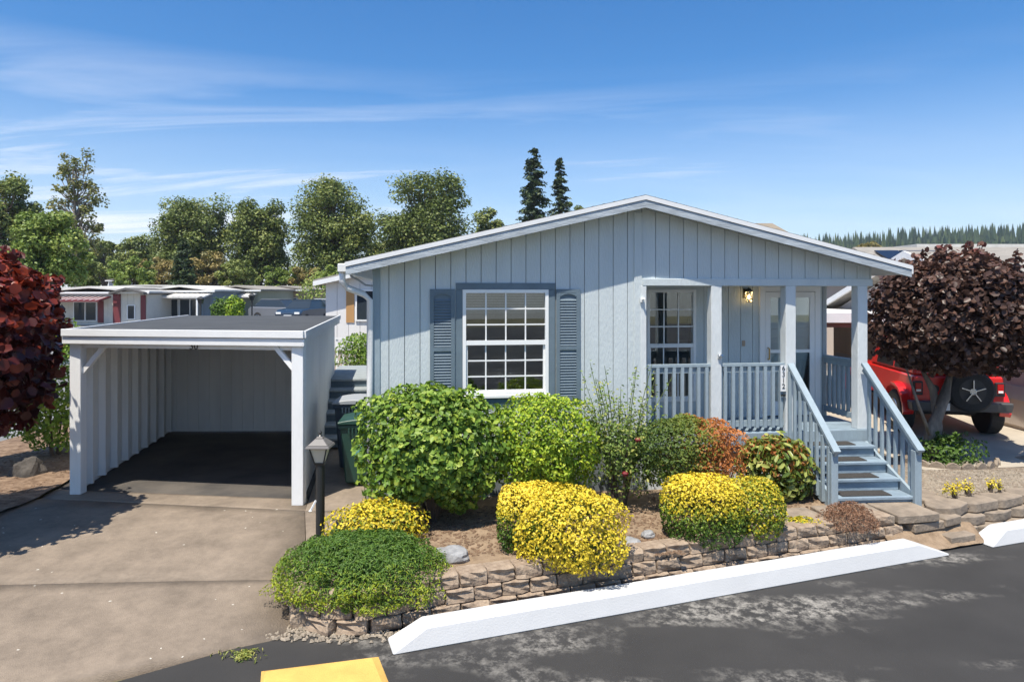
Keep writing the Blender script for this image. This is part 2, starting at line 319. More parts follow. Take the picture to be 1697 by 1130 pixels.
# white road kerbs with ramped ends
def kerb(name, p, q, label):
    p, q = Vector(p), Vector(q); L_ = (q - p).length; ang = math.atan2(q.y - p.y, q.x - p.x); mb = MB(); e = .42
    sec = lambda x, hgt, w0: [(x, 0, 0), (x, .05 * (hgt > .05), hgt), (x, w0, hgt), (x, w0 + .03, 0)]
    prof = [(0, .02), (.30, .165)] + [(.3 + (L_ - .72) * k / 6, .165 + .004 * (k % 2)) for k in range(1, 6)] + [(L_ - e, .165), (L_, .02)]
    vs = []
    for x, hgt in prof: vs += sec(x, hgt, .27)
    fs = [(0, 1, 2, 3), tuple(len(vs) - 1 - k for k in range(4))]
    for i in range(len(prof) - 1):
        for k in range(4): fs.append((i * 4 + k, i * 4 + (k + 1) % 4, i * 4 + 4 + (k + 1) % 4, i * 4 + 4 + k))
    o = mb.add(vs, fs).build(name, CURBW, None, .012); o.location = (p.x, p.y, ROAD_Z); o.rotation_euler = (0, 0, ang); return tag(o, label, 'kerb')
kerb('road_kerb', (-1.0, 5.74), (5.08, 7.92), 'long white painted kerb with ramped ends in front of the block wall')
kerb('road_kerb', (5.75, 8.16), (10.5, 9.8), 'white painted kerb end at the right edge beside the flagstone wall')
YEL = mat('yellow_paint', (.68, .40, .10), .75, .12, 4, .3, 90)
yb = MB().add([(-2.02, 5.50, 0), (-1.12, 5.72, 0), (-.62, 4.5, 0), (-1.6, 4.2, 0), (-1.97, 5.44, .03), (-1.16, 5.65, .03), (-.70, 4.56, .03), (-1.56, 4.26, .03)],
              [(0, 1, 5, 4), (1, 2, 6, 5), (2, 3, 7, 6), (3, 0, 4, 7), (4, 5, 6, 7)]).build('speed_hump', YEL)
yb.location.z = ROAD_Z + .002; tag(yb, 'yellow painted low hump on the dark asphalt at the driveway mouth', 'speed hump')

# ------------------------------------------------------------------ RETAINING WALLS
def block_mesh(i, Lb, hb, db):
    bm = bmesh.new(); bmesh.ops.create_cube(bm, size=1)
    for v in bm.verts: v.co = Vector((v.co.x * Lb, v.co.y * db, v.co.z * hb))
    bmesh.ops.subdivide_edges(bm, edges=list(bm.edges), cuts=2, use_grid_fill=True)
    rr = random.Random(i)
    for v in bm.verts:
        if v.co.y < -db * .45: v.co.y += rr.uniform(-.016, .02); v.co.x *= .97; v.co.z *= .95
        v.co += Vector((rr.uniform(-.004, .004), rr.uniform(-.004, .004), rr.uniform(-.004, .004)))
    bmesh.ops.bevel(bm, geom=[e for e in bm.edges if e.calc_face_angle(0) > 1], offset=.008, segments=1, affect='EDGES')
    me = bpy.data.meshes.new('block'); bm.to_mesh(me); bm.free(); me.materials.append(BLOCK); return me
BLK = [block_mesh(i, .275, .128, .2) for i in range(7)]
rw = empty('retaining_wall', 'curved garden wall of stacked tan split-face concrete blocks behind the long kerb', 'retaining wall', (-1.0, 6.2, ROAD_Z))
segs = []; acc = 0
for a, b in zip(WALL_P[:-1], WALL_P[1:]): segs.append((acc, a, b)); acc += (b - a).length
def wall_at(s):
    for s0, a, b in reversed(segs):
        if s >= s0: d = (b - a).normalized(); return a + d * (s - s0), d
for c in range(3):
    s = .14 + (.14 if c % 2 else 0); k = 0
    while s < acc - .1:
        p, d = wall_at(s); z = ROAD_Z + .07 + c * .13
        if not (c == 0 and s > 6.2 and False):
            o = link('block', BLK[random.randrange(7)], rw)
            n = Vector((-d.y, d.x)); q = p + n * (.03 * c + random.uniform(-.006, .006))
            o.location = Vector((q.x, q.y, z)) - rw.location; o.rotation_euler = (random.uniform(-.012, .012), random.uniform(-.012, .012), math.atan2(d.y, d.x) + random.uniform(-.03, .03))
        s += .281
fw = empty('flagstone_wall', 'low dry wall of broad flat stones at the right beside the steps path', 'retaining wall', (5.4, 8.7, ROAD_Z))
def flag_mesh(i, Lb, hb, db):
    rr = random.Random(i); n = 9; poly = []
    for k in range(n):
        a = 2 * math.pi * k / n; e = 1 / max(abs(math.cos(a)), abs(math.sin(a))) ** .8
        poly.append((math.cos(a) * Lb / 2 * e * rr.uniform(.88, 1.05), math.sin(a) * db / 2 * e * rr.uniform(.88, 1.05)))
    return MB().prism_z(poly, -hb / 2, hb / 2).mesh('stone', FLAG, .012)
FLG = [flag_mesh(i, .55, .12, .36) for i in range(5)]
for c in range(3):
    for k in range(8):
        p = Vector((5.55, 8.62)) + CUD * (k * .5 + .22 * (c % 2)) + CUN * (.05 * c)
        o = link('stone', FLG[(k * 3 + c) % 5], fw, Vector((p.x, p.y, ROAD_Z + .06 + c * .125)) - fw.location); o.rotation_euler = (random.uniform(-.03, .03), random.uniform(-.03, .03), math.atan2(CUD.y, CUD.x) + random.uniform(-.15, .15))
    for k in range(3):   # return along the path
        p = Vector((5.5, 8.85 + k * .42)); o = link('stone', FLG[(k + c) % 5], fw, Vector((p.x, p.y, ROAD_Z + .06 + c * .125)) - fw.location); o.rotation_euler = (0, 0, R(95))
path = struct(link('path', None))
struct(sheet('path_base', [(4.45, 7.82), (5.75, 8.28), (5.75, 9.1), (4.3, 8.9)], 0, SOIL, None, 4, lambda x, y: -.27 + .26 * max(0, min(1, (y - road_line(x) - .12) / .55)) + .02 * noise.noise(Vector((x * 5, y * 5, 0)))))
def paving(i, wd, dp, hb):
    rr = random.Random(40 + i); j = lambda a: a * rr.uniform(.90, 1.0)
    poly = [(-j(wd / 2), -j(dp / 2)), (rr.uniform(-.1, .1) * wd, -j(dp / 2)), (j(wd / 2), -j(dp / 2)), (j(wd / 2), rr.uniform(-.1, .1) * dp), (j(wd / 2), j(dp / 2)), (rr.uniform(-.1, .1) * wd, j(dp / 2)), (-j(wd / 2), j(dp / 2)), (-j(wd / 2), rr.uniform(-.1, .1) * dp)]
    return MB().prism_z(poly, -hb / 2, hb / 2).mesh('paving_stone', FLAG, .01)
for i, (x, y, wd, dp, z, rz) in enumerate([(4.15, 8.36, .8, .55, .03, 10), (4.85, 8.5, .6, .6, .03, 12), (3.35, 8.2, .75, .5, .035, 14), (2.65, 8.05, .55, .5, .035, 16), (5.05, 8.36, .55, .2, -.085, 19), (5.38, 8.52, .34, .3, -.06, 25), (5.42, 8.3, .42, .18, -.225, 19)]):
    link('paving_stone', paving(i, wd, dp, .1), path, (x, y, z), R(rz))
# ------------------------------------------------------------------ BLUE HOUSE
house = empty('manufactured_house', 'blue-grey single storey house with low gable roof and corner porch', 'house', (OX, OY, 0), TH)
AL, AR = -3.6, 3.54; SKZ = .70; DECKZ = .77
EAVE_Z, APEX_Z, EA = 2.97, 3.89, 3.92; PITCH = (APEX_Z - EAVE_Z) / EA
def under(a): return APEX_Z - PITCH * abs(a)
PA = FA(1063); BEAM0, BEAM1 = FZ(1250, 474), FZ(1250, 462)
W1 = (FA(766), FA(908), FZ(840, 655), FZ(840, 480))            # window opening a0,a1,z0,z1
RD = 1.1                                                        # porch recess
for b in ((AL + .01, W1[0] - .01, .02, 2.9), (W1[1] + .01, PA - .02, .02, 2.9), (W1[0] - .01, W1[1] + .01, .02, W1[2] - .01), (W1[0] - .01, W1[1] + .01, W1[3] + .01, 2.9)):
    MB().box(b[0], b[1], .026, .06, b[2], b[3]).build('sheathing', DARK, house)
MB().prism_y([(AL + .02, 2.901), (PA - .001, 2.901), (PA - .001, under(PA)), (0, under(0)), (AL + .02, under(AL))] if PA > 0 else [(AL + .02, 2.901), (PA - .001, 2.901), (PA - .001, under(PA)), (AL + .02, under(AL))], .027, .06).build('gable_backing', DARK, house)
PLW = .2032
def clip_piece(mb, a0, a1, z0, z1, top, y0, y1):
    if a1 - a0 < .004: return
    t0, t1 = (min(z1, under(a0) + .05), min(z1, under(a1) + .05)) if top else (z1, z1)
    pts = [(a0, z0), (a1, z0), (a1, t1)]
    if top and a0 < 0 < a1: pts.append((0, min(z1, under(0) + .05)))
    pts.append((a0, t0)); mb.prism_y(pts, y0, y1)
k = 0; a = AL
while a < AR - .01:
    a0, a1 = a + .0042, min(a + PLW, AR) - .0042; mb = MB()
    segsx = sorted({a0, a1, *[x for x in (W1[0], W1[1], PA) if a0 < x < a1]})
    for s0, s1 in zip(segsx[:-1], segsx[1:]):
        mid = (s0 + s1) / 2
        if mid > PA: clip_piece(mb, s0, s1, BEAM1 - .02, 9, True, 0, .024)
        elif W1[0] < mid < W1[1]:
            clip_piece(mb, s0, s1, W1[3], 9, True, 0, .024); m2 = MB(); clip_piece(m2, s0, s1, SKZ, W1[2], False, 0, .024)
            if m2.v: m2.build('siding_plank', SIDING, house)
        else: clip_piece(mb, s0, s1, SKZ, 9, True, 0, .024)
    mb.build('siding_plank', SIDING, house); a += PLW
g = MB(); g.prism_y([(PA, BEAM0 + .02), (AR - .01, BEAM0 + .02), (AR - .01, under(AR)), (0, under(0)), (PA, under(PA))][:4] + [(PA, under(PA))], .025, .06)
g.build('gable_backing', DARK, house)
# skirting below the floor line, in vertical panels
a = AL
while a < AR - .02:
    a1 = min(a + .41, AR); MB().box(a + .004, a1 - .004, .03, .05, -.05, SKZ - .03).build('skirting_panel', SIDING, house); a = a1
MB().box(AL, AR, .012, .055, SKZ - .045, SKZ - .008).build('skirting_trim', SIDING, house, .006)
MB().box(FA(1050), FA(1063), -.018, -.002, SKZ, under(.0) - .03).build('center_batten', SIDING, house, .004)
MB().box(AL - .006, AL + .09, -.016, -.001, 0, under(AL) + .03).build('corner_board', TRIM if False else RAIL, house, .004)
# roof
for s in (-1, 1):
    e = s * EA; top = .14
    poly = [(0, APEX_Z + .10), (e, EAVE_Z + .10), (e, EAVE_Z + .17), (0, APEX_Z + .17)]
    MB().prism_y(poly, -.34, 14.0).build('roof_slope', SHINGLE, house)
    MB().prism_y([(0, APEX_Z), (e, EAVE_Z), (e, EAVE_Z + .145), (0, APEX_Z + .145)], -.335, -.30).build('fascia_board', FASCIA, house)
    MB().prism_y([(0, APEX_Z + .105), (e * 1.003, EAVE_Z + .105), (e * 1.003, EAVE_Z + .162), (0, APEX_Z + .162)], -.347, -.341).build('drip_edge', WHITE, house)
    MB().prism_y([(0, APEX_Z + .055), (e, EAVE_Z + .055), (e, EAVE_Z + .085), (0, APEX_Z + .085)], -.30, 13.9).build('soffit', SIDING, house)
    MB().box(min(e, e + s * .11), max(e, e + s * .11), -.24, 13.9, EAVE_Z + .04, EAVE_Z + .15).build('gutter', WHITE, house, .01)
    # shingle courses near the front edge
    for c in range(0, 27):
        t0 = c / 27; x0 = e * (1 - t0); z0 = EAVE_Z + .17 + (APEX_Z - EAVE_Z) * t0
        MB().box(min(x0, x0 - s * .15), max(x0, x0 - s * .15), -.336, .7, z0 - .006, z0 + .006).build('shingle', SHINGLE, house)
# walls behind (sides, porch back wall planks)
MB().box(AL, AL + .08, .06, 13.5, 0, 2.95).build('side_wall', SIDING, house)
MB().box(AR - .08, AR, RD, 13.5, 0, 2.92).build('side_wall', SIDING, house)
MB().box(AL, AR, 13.4, 13.5, 0, 3.0).build('rear_wall', SIDING, house)
MB().box(PA - .12, PA - .03, .06, RD + .02, SKZ, 2.92).build('porch_return_wall', SIDING, house)
W2 = (FA(1071, RD), FA(1152, RD), 1.42 - .12, FZ(1110, 480, RD)); DR = (FA(1262, RD), FA(1352, RD), DECKZ, DECKZ + 2.02)
a = PA - .03
while a < AR - .02:
    a0, a1 = a + .004, min(a + PLW, AR) - .004; mb = MB(); xs = sorted({a0, a1, *[x for x in (W2[0], W2[1], DR[0], DR[1]) if a0 < x < a1]})
    for s0, s1 in zip(xs[:-1], xs[1:]):
        mid = (s0 + s1) / 2
        if W2[0] < mid < W2[1]: MB().box(s0, s1, RD, RD + .024, DECKZ, W2[2] - .25).build('siding_plank', SIDING, house); mb.box(s0, s1, RD, RD + .024, W2[3], 2.92)
        elif DR[0] < mid < DR[1]: mb.box(s0, s1, RD, RD + .024, DR[3], 2.92)
        else: mb.box(s0, s1, RD, RD + .024, DECKZ, 2.92)
    if mb.v: mb.build('siding_plank', SIDING, house)
    a += PLW
MB().box(PA - .02, W2[0], RD + .03, RD + .07, 0, 2.9).build('sheathing', DARK, house)
MB().box(W2[1], DR[0], RD + .03, RD + .07, 0, 2.9).build('sheathing', DARK, house)
MB().box(DR[1], AR - .09, RD + .03, RD + .07, 0, 2.9).build('sheathing', DARK, house)
def room(a0, a1, d0, d1, z0, z1, name='room_interior'):
    m = MB(); m.add([(a0, d0, z0), (a1, d0, z0), (a1, d1, z0), (a0, d1, z0), (a0, d0, z1), (a1, d0, z1), (a1, d1, z1), (a0, d1, z1)], [(0, 1, 2, 3), (7, 6, 5, 4), (1, 5, 6, 2), (2, 6, 7, 3), (3, 7, 4, 0)])
    return m.build(name, ROOM, house)
room(W1[0] - .5, W1[1] + .5, .065, 3.0, .75, 2.88)
room(PA - .1, DR[0] - .05, RD + .08, 4.0, .75, 2.88)
MB().box(DR[0] - .02, DR[1] + .02, RD + .12, RD + .14, .75, 2.9).build('door_backing', DARK, house)
def window(name, a0, a1, z0, z1, d, cols, rows_up, rows_lo, blinds=0, parent=house):
    fr = MB(); t = .045
    for (x0, x1, y0, y1) in ((a0, a0 + t, z0, z1), (a1 - t, a1, z0, z1), (a0 + t, a1 - t, z1 - t, z1), (a0 + t, a1 - t, z0, z0 + t)): fr.box(x0, x1, d - .03, d + .05, y0, y1)
    zm = z0 + (z1 - z0) * .50; fr.box(a0 + t, a1 - t, d - .025, d + .03, zm - .03, zm + .03)
    w_ = fr.build(name, VINYL, parent)
    for lo, hi, rows, off in ((zm + .03, z1 - t, rows_up, 0), (z0 + t, zm - .03, rows_lo, .018)):
        MB().box(a0 + t, a1 - t, d + .005 + off, d + .012 + off, lo, hi).build('pane', GLASS, w_)
        gr = MB()
        for c in range(1, cols): x = a0 + t + (a1 - a0 - 2 * t) * c / cols; gr.box(x - .009, x + .009, d - .006 + off, d + .003 + off, lo, hi)
        for r in range(1, rows): z = lo + (hi - lo) * r / rows; gr.box(a0 + t, a1 - t, d - .008 + off, d + .002 + off, z - .009, z + .009)
        gr.build('muntin', VINYL, w_)
        if off: MB().box(a0 + t, a0 + t + .025, d + .0, d + .03, lo, hi).box(a1 - t - .025, a1 - t, d, d + .03, lo, hi).box(a0 + t + .025, a1 - t - .025, d, d + .03, lo, lo + .03).build('sash', VINYL, w_)
    if blinds:
        b = MB(); z = z1 - t
        for q in range(int(blinds / .022)): b.box(a0 + t, a1 - t, d + .09, d + .115, z - .022 * q - .004, z - .022 * q)
        b.build('blind', mat('blind', (.55, .56, .54), .6), w_)
    return w_
window('window', *W1[:2], W1[2], W1[3], 0, 4, 3, 3, .3)
# blue trim boards round the window, white sill, shutters
t0, t1 = FA(755), FA(919)
MB().box(t0, t1, -.022, -.001, W1[3] + .002, FZ(840, 469)).build('window_trim', TRIM, house, .004)
for x0, x1 in ((t0, W1[0] - .002), (W1[1] + .002, t1)): MB().box(x0, x1, -.020, -.001, W1[2] - .1, W1[3]).build('window_trim', TRIM, house, .004)
MB().box(W1[0] - .002, W1[1] + .002, -.020, -.001, W1[2] - .1, W1[2] - .002).build('window_trim', TRIM, house, .004)
MB().box(W1[0] - .02, W1[1] + .02, -.05, -.022, W1[2] - .03, W1[2] + .012).build('window_sill', VINYL, house, .005)
def shutter(x0, x1):
    z0, z1 = W1[2] - .08, FZ(740, 479); f = MB(); b = .05; zm = z0 + (z1 - z0) * .47
    f.box(x0, x0 + b, -.03, -.001, z0, z1).box(x1 - b, x1, -.03, -.001, z0, z1).box(x0 + b, x1 - b, -.03, -.001, z0, z0 + b).box(x0 + b, x1 - b, -.03, -.001, z1 - b, z1).box(x0 + b, x1 - b, -.03, -.001, zm - b / 2, zm + b / 2)
    f.box(x0 + b, x1 - b, -.008, -.001, z0 + b, z1 - b)
    n = 8; arc = [(x0 + b + (x1 - x0 - 2 * b) * i / n, z1 - b - .05 + .035 * math.sin(math.pi * i / n)) for i in range(n + 1)]
    f.prism_y(arc + [(x1 - b, z1 - b), (x0 + b, z1 - b)], -.028, -.009)
    s = f.build('shutter', TRIM, house)
    for lo, hi in ((z0 + b, zm - b / 2), (zm + b / 2, z1 - b - .055)):
        z = lo + .02
        while z < hi - .015:
            MB().hexa([(x0 + b, -.026, z - .012), (x1 - b, -.026, z - .012), (x1 - b, -.009, z + .006), (x0 + b, -.009, z + .006)], [(x0 + b, -.024, z - .004), (x1 - b, -.024, z - .004), (x1 - b, -.009, z + .014), (x0 + b, -.009, z + .014)]).build('louver', TRIM, s); z += .038
shutter(FA(712), FA(753)); shutter(FA(921), FA(960))
# porch window and doors
window('window', W2[0], W2[1], W2[2] - .25, W2[3], RD, 3, 3, 2, 0)
MB().box(W2[0] - .05, W2[1] + .06, RD - .02, RD - .002, W2[3] + .002, W2[3] + .09).build('window_trim', SIDING, house)
d0, d1 = DR[0], DR[1]
fr = MB()
for x0, x1, z0, z1 in ((d0 - .05, d0 + .04, DECKZ, DR[3] + .06), (d1 - .04, d1 + .05, DECKZ, DR[3] + .06), (d0 + .04, d1 - .04, DR[3] - .02, DR[3] + .06)): fr.box(x0, x1, RD - .04, RD + .03, z0, z1)
fr.build('door_frame', VINYL, house)
dm = MB(); dm.box(d0 + .042, d1 - .042, RD + .02, RD + .05, DECKZ + .02, DR[3] - .025)
dr = dm.build('door', mat('door_paint', (.66, .68, .69), .5), house)
for r in range(3):
    for c in range(2):
        x = d0 + .14 + c * .36; zz = DECKZ + .2 + r * .6
        MB().box(x, x + .26, RD + .008, RD + .018, zz, zz + .46).build('door_panel', MATS['door_paint'], dr, .008)
sm = MB(); zc = DECKZ + 1.02
for x0, x1, z0, z1 in ((d0 + .045, d0 + .13, DECKZ + .02, DR[3] - .03), (d1 - .13, d1 - .045, DECKZ + .02, DR[3] - .03), (d0 + .13, d1 - .13, DR[3] - .12, DR[3] - .03), (d0 + .13, d1 - .13, zc, zc + .05), (d0 + .13, d1 - .13, DECKZ + .02, DECKZ + .25)): sm.box(x0, x1, RD - .035, RD - .012, z0, z1)
sdoor = sm.build('storm_door', VINYL, house)
MB().box(d0 + .13, d1 - .13, RD - .028, RD - .024, zc + .05, DR[3] - .12).box(d0 + .13, d1 - .13, RD - .028, RD - .024, DECKZ + .25, zc).build('screen', GLASS, sdoor)
MB().tube([(d0 + .085, RD - .04, zc - .1), (d0 + .085, RD - .08, zc - .1), (d0 + .085, RD - .08, zc + .08), (d0 + .085, RD - .04, zc + .08)], .012, 6).build('handle', mat('brass', (.5, .33, .1), .3, metal=1), sdoor)
MB().box(FA(1229, RD), FA(1229, RD) + .05, RD - .012, RD - .001, DECKZ + 1.13, DECKZ + 1.22).build('doorbell', mat('tan_plastic', (.4, .3, .22), .5), house)
# wall lantern, lit
la = FA(1235, RD); lz = FZ(1235, 492, RD)
wl = MB().box(la - .045, la + .045, RD - .02, RD - .001, lz - .02, lz + .13).bar((la, RD - .02, lz + .1), (la, RD - .11, lz + .1), .02, .02).lathe([(.001, .15), (.03, .13), (.05, .10), (.065, .085), (.05, .083)], 10, (la, RD - .11, lz)).lathe([(.03, -.085), (.045, -.075), (.001, -.075)], 10, (la, RD - .11, lz)).build('porch_lantern', BLACKM, house)
MB().lathe([(.05, .083), (.06, .0), (.042, -.075)], 10, (la, RD - .11, lz)).build('lantern_glass', GLASS, wl)
MB().lathe([(.001, .04), (.02, .02), (.022, -.01), (.001, -.04)], 8, (la, RD - .11, lz)).build('bulb', emitmat('warm_bulb', (1, .62, .22), 9), wl)
# beam, deck, posts
MB().box(PA, AR, -.03, -.001 + .12, BEAM0, BEAM1).build('porch_beam', SIDING, house, .006)
MB().box(PA, AR, .125, RD, BEAM0 + .12, BEAM0 + .15).build('porch_ceiling', SIDING, house)
nb = 8
for i in range(nb): MB().box(PA, AR + .02, -.06 + i * (RD + .05) / nb + .003, -.06 + (i + 1) * (RD + .05) / nb - .003, DECKZ - .04, DECKZ).build('deck_board', STEPP, house)
MB().box(PA, AR + .02, -.075, -.062, DECKZ - .17, DECKZ - .002).build('deck_fascia', RAIL, house)
MB().box(PA, AR + .02, -.045, -.02, DECKZ - .27, DECKZ - .18).build('deck_rim', TRIM, house)
MB().box(AR + .02, AR + .04, -.05, RD, DECKZ - .17, DECKZ - .002).build('deck_fascia', RAIL, house)
PX = [(FA(1177), FA(1196)), (FA(1300), FA(1319)), (FA(1419), FA(1443))]
for x0, x1 in PX:
    MB().box(x0, x0 + .155, -.03, .125, DECKZ, BEAM0).build('porch_post', POSTP, house, .006)
MB().box(PA - .02, PA + .06, -.026, .02, SKZ + .04, BEAM0).build('porch_post', POSTP, house, .004)
RT = FZ(1250, 602)
def railing(p, q, n, horizontal=True):
    r = MB(); p, q = Vector(p), Vector(q); r.bar(p + Vector((0, 0, RT - .02)), q + Vector((0, 0, RT - .02)), .09, .038).bar(p + Vector((0, 0, RT - .085)), q + Vector((0, 0, RT - .085)), .035, .08)
    o = r.build('railing', RAIL, house); MB().bar(p + Vector((0, 0, DECKZ + .12)), q + Vector((0, 0, DECKZ + .12)), .035, .085).build('bottom_rail', RAIL, o); d = (q - p).normalized(); nrm = Vector((d.y, -d.x, 0))
    for i in range(n):
        c = p.lerp(q, (i + .5) / n) + nrm * .037
        MB().box(c.x - .022, c.x + .022, c.y - .022, c.y + .022, DECKZ + .06, RT - .045).build('baluster', RAIL, o)
railing((PA + .05, .04, 0), (PX[0][0], .04, 0), 8); railing((PX[0][0] + .155, .04, 0), (PX[1][0], .04, 0), 8); railing((AR - .03, .13, 0), (AR - .03, RD, 0), 8)
# number plate, brackets, flag holder
npx = PX[1][0] - .045
np_ = MB().box(npx - .04, npx + .04, -.045, -.032, RT - .40, RT - .03).build('house_number', VINYL, house)
for i, ch in enumerate('6312'): text('digit', ch, .1, BLACKM, np_, (npx, -.047, RT - .075 - i * .085))
MB().box(npx - .035, npx + .035, -.05, -.035, RT - .47, RT - .44).build('latch', BLACKM, house)
for xp, yp in ((1062, 497), (1190, 590)):
    ax, az = FA(xp), FZ(xp, yp); MB().box(ax - .025, ax + .025, -.06, -.03, az - .03, az + .03).tube([(ax, -.06, az), (ax + .01, -.10, az + .02)], .016, 8).build('flag_bracket', VINYL if xp < 1100 else CHROME, house)
# gutter outlet and downspout
gx = -EA - .06
MB().tube([(gx, -.16, EAVE_Z + .06), (gx, -.16, EAVE_Z - .08), (gx + .06, -.13, EAVE_Z - .16), (gx + .26, -.05, EAVE_Z - .24), (AL - .04, -.03, EAVE_Z - .32), (AL - .04, -.03, 1.5), (AL - .04, -.03, .05)], [.042] * 7, 8).build('downspout', WHITE, house, smooth=True)
MB().tube([(AL - .3, .1, EAVE_Z + .0), (AL - .2, .02, EAVE_Z - .05), (AL - .1, 0, EAVE_Z - .12), (AL, -.01, EAVE_Z - .13)], .014, 6).build('cable', GREYPL, house)

# ------------------------------------------------------------------ FRONT STEPS
SR = R(4); st = empty('front_steps', 'blue-grey wooden porch stairs with slatted handrails and four treads', 'steps', (4.53, 9.78, 0), SR)
SW = 1.04; run = .27; zt = [.62, .465, .31, .155]
for i, z in enumerate(zt):
    y1 = -run * i - .01; y0 = y1 - run - .03
    MB().box(-SW / 2, SW / 2, y0, y1, z - .038, z).build('tread', STEPP, st, .005)
    MB().box(-SW / 2 + .01, SW / 2 - .01, y0 + .035, y0 + .055, z - .155, z - .04).build('riser', STEPP, st)
    mtt = MB().box(-.40, .26, y0 + .05, y1 - .035, .0, .012).build('step_mat', MAT_MAT, None, .003)
    mtt.location = st.matrix_basis @ Vector((0, 0, z + .001)) if False else (4.53, 9.78, z + .001); mtt.rotation_euler = (0, 0, SR)
    tag(mtt, 'dark rubber mat on the %s tread of the porch stairs' % ('top', 'second highest', 'second lowest', 'bottom')[i], 'mat', 'mats on the porch stairs')
bot = -run * 4 - .03
for s in (-1, 1):
    x = s * (SW / 2 + .03)
    MB().bar((x, .02, .52), (x, bot + .02, .06), .04, .22).build('stringer', RAIL, st)
    zt0, zt1 = RT - .02, .93 - .06
    h = MB().bar((x, .02, zt0), (x, bot - .1, zt1 - .12), .09, .04).bar((x, .02, zt0 - .07), (x, bot - .06, zt1 - .17), .035, .09).build('handrail', RAIL, st)
    for i in range(8):
        y = -.04 + (bot + .02) * i / 7.3; t = (y - .02) / (bot - .12); ztop = zt0 + (zt1 - .12 - zt0) * t - .05; zb = max(.02, .30 + (.02 - .30) * (y / bot))
        MB().box(x + s * .02, x + s * .058, y - .019, y + .019, zb, ztop).build('baluster', RAIL, h)
    MB().box(x - .045, x + .045, bot - .05, bot + .04, 0, zt1 - .13).build('newel_post', RAIL, st, .004)

# ------------------------------------------------------------------ CARPORT
cp = empty('carport', 'white flat-roofed open carport with dark membrane roof', 'carport')
FL, FR = Vector((-6.03, 9.32)), Vector((-2.72, 8.84)); DV = Vector((-.187, .982)); LEN = 6.2
BL_, BR_ = FL + DV * (LEN - .3), FR + DV * LEN
iBL, iBR = FL + DV * 4.2, FR + DV * 4.75
ZF, ZT = 2.06, 2.24
def q3(p, z): return (p.x, p.y, z)
ov = Vector((.03, -.06))
rc = [FL + Vector((-.06, -.08)), FR + Vector((.05, -.08)), BR_ + Vector((.08, .1)), BL_ + Vector((-.1, .1))]
MB().hexa([q3(p, ZT - .05) for p in rc], [q3(p, ZT) for p in rc]).build('roof', MEMBR, cp)
MB().hexa([q3(p, ZF + .1) for p in rc], [q3(p, ZT - .052) for p in rc]).build('roof_deck', CPWHITE, cp)
def board(p, q, z0, z1, t, m, name, off=0):
    d = (q - p).normalized(); n = Vector((d.y, -d.x)); a, b = p + n * off, q + n * off
    return MB().hexa([q3(a, z0), q3(b, z0), q3(b - n * t, z0), q3(a - n * t, z0)], [q3(a, z1), q3(b, z1), q3(b - n * t, z1), q3(a - n * t, z1)]).build(name, m, cp, .004)
board(rc[0], rc[1], ZF, ZT - .085, .03, WHITE, 'fascia_board', .004); board(rc[0], rc[1], ZT - .075, ZT + .02, .03, WHITE, 'fascia_cap', .028)
board(rc[1], rc[2], ZF + .02, ZT - .085, .03, CPWHITE, 'fascia_board', .004); board(rc[1], rc[2], ZT - .075, ZT + .02, .03, WHITE, 'fascia_cap', .028)
board(rc[3], rc[0], ZF, ZT + .015, .03, WHITE, 'fascia_board', .004)
hd = board(FL, FR, ZF - .06, ZF + .1, .09, CPWHITE, 'header_beam', -.02)
# posts, walls
for p, s in ((FL, 0), (FR, 1)):
    x0 = p.x - (.0 if not s else .13); MB().box(x0, x0 + .15, p.y - .02, p.y + .12, 0, ZF + .09).build('post', CPWHITE, cp, .005)
board(FR + DV * .12, BR_, 0.02, ZF + .1, .05, CPWHITE, 'side_wall', 0)
board(BL_, FL + DV * .1, 0.02, ZF + .1, .04, CPWHITE, 'side_wall', 0)
dlt = (iBR - iBL); nst = 15
for i in range(nst): board(iBL + dlt * (i / nst), iBL + dlt * ((i + 1) / nst - .002), .02, ZF + .1, .03, CPWHITE, 'back_plank')
board(iBL + dlt * .80, iBL + dlt * .802 + dlt * .004, .04, ZF - .1, .01, DARK, 'door_gap', .004)
MB().box(iBL.x + dlt.x * .82, iBL.x + dlt.x * .835, iBL.y + dlt.y * .82 - .05, iBL.y + dlt.y * .82 - .01, 1.45, 1.5).build('door_latch', CHROME, cp)
inn = Vector((DV.y, -DV.x))
for i in range(9):
    p = FL + DV * (.35 + i * .46) + inn * .045
    MB().hexa([q3(p, .04), q3(p + inn * .10, .04), q3(p + inn * .10 + DV * .05, .04), q3(p + DV * .05, .04)], [q3(p, ZF + .09), q3(p + inn * .10, ZF + .09), q3(p + inn * .10 + DV * .05, ZF + .09), q3(p + DV * .05, ZF + .09)]).build('stud', CPWHITE, cp)
p, q = FL + DV * .15 + inn * .045, FL + DV * 4.2 + inn * .045
board(q, p, .0, .06, -.10, CPWHITE, 'sill_plate')
MB().bar((FL.x + .14, FL.y + .05, ZF - .40), (FL.x + .50, FL.y + .0, ZF - .0), .05, .06).build('brace', CPWHITE, cp)
MB().bar((FR.x - .12, FR.y + .05, ZF - .30), (FR.x - .38, FR.y + .08, ZF + .0), .05, .06).build('brace', CPWHITE, cp)
tx = PD(319, 9.02); text('unit_number', '30', .13, BLACKM, cp, (tx.x, 9.045, ZF - .022), (R(90), 0, R(-8)))
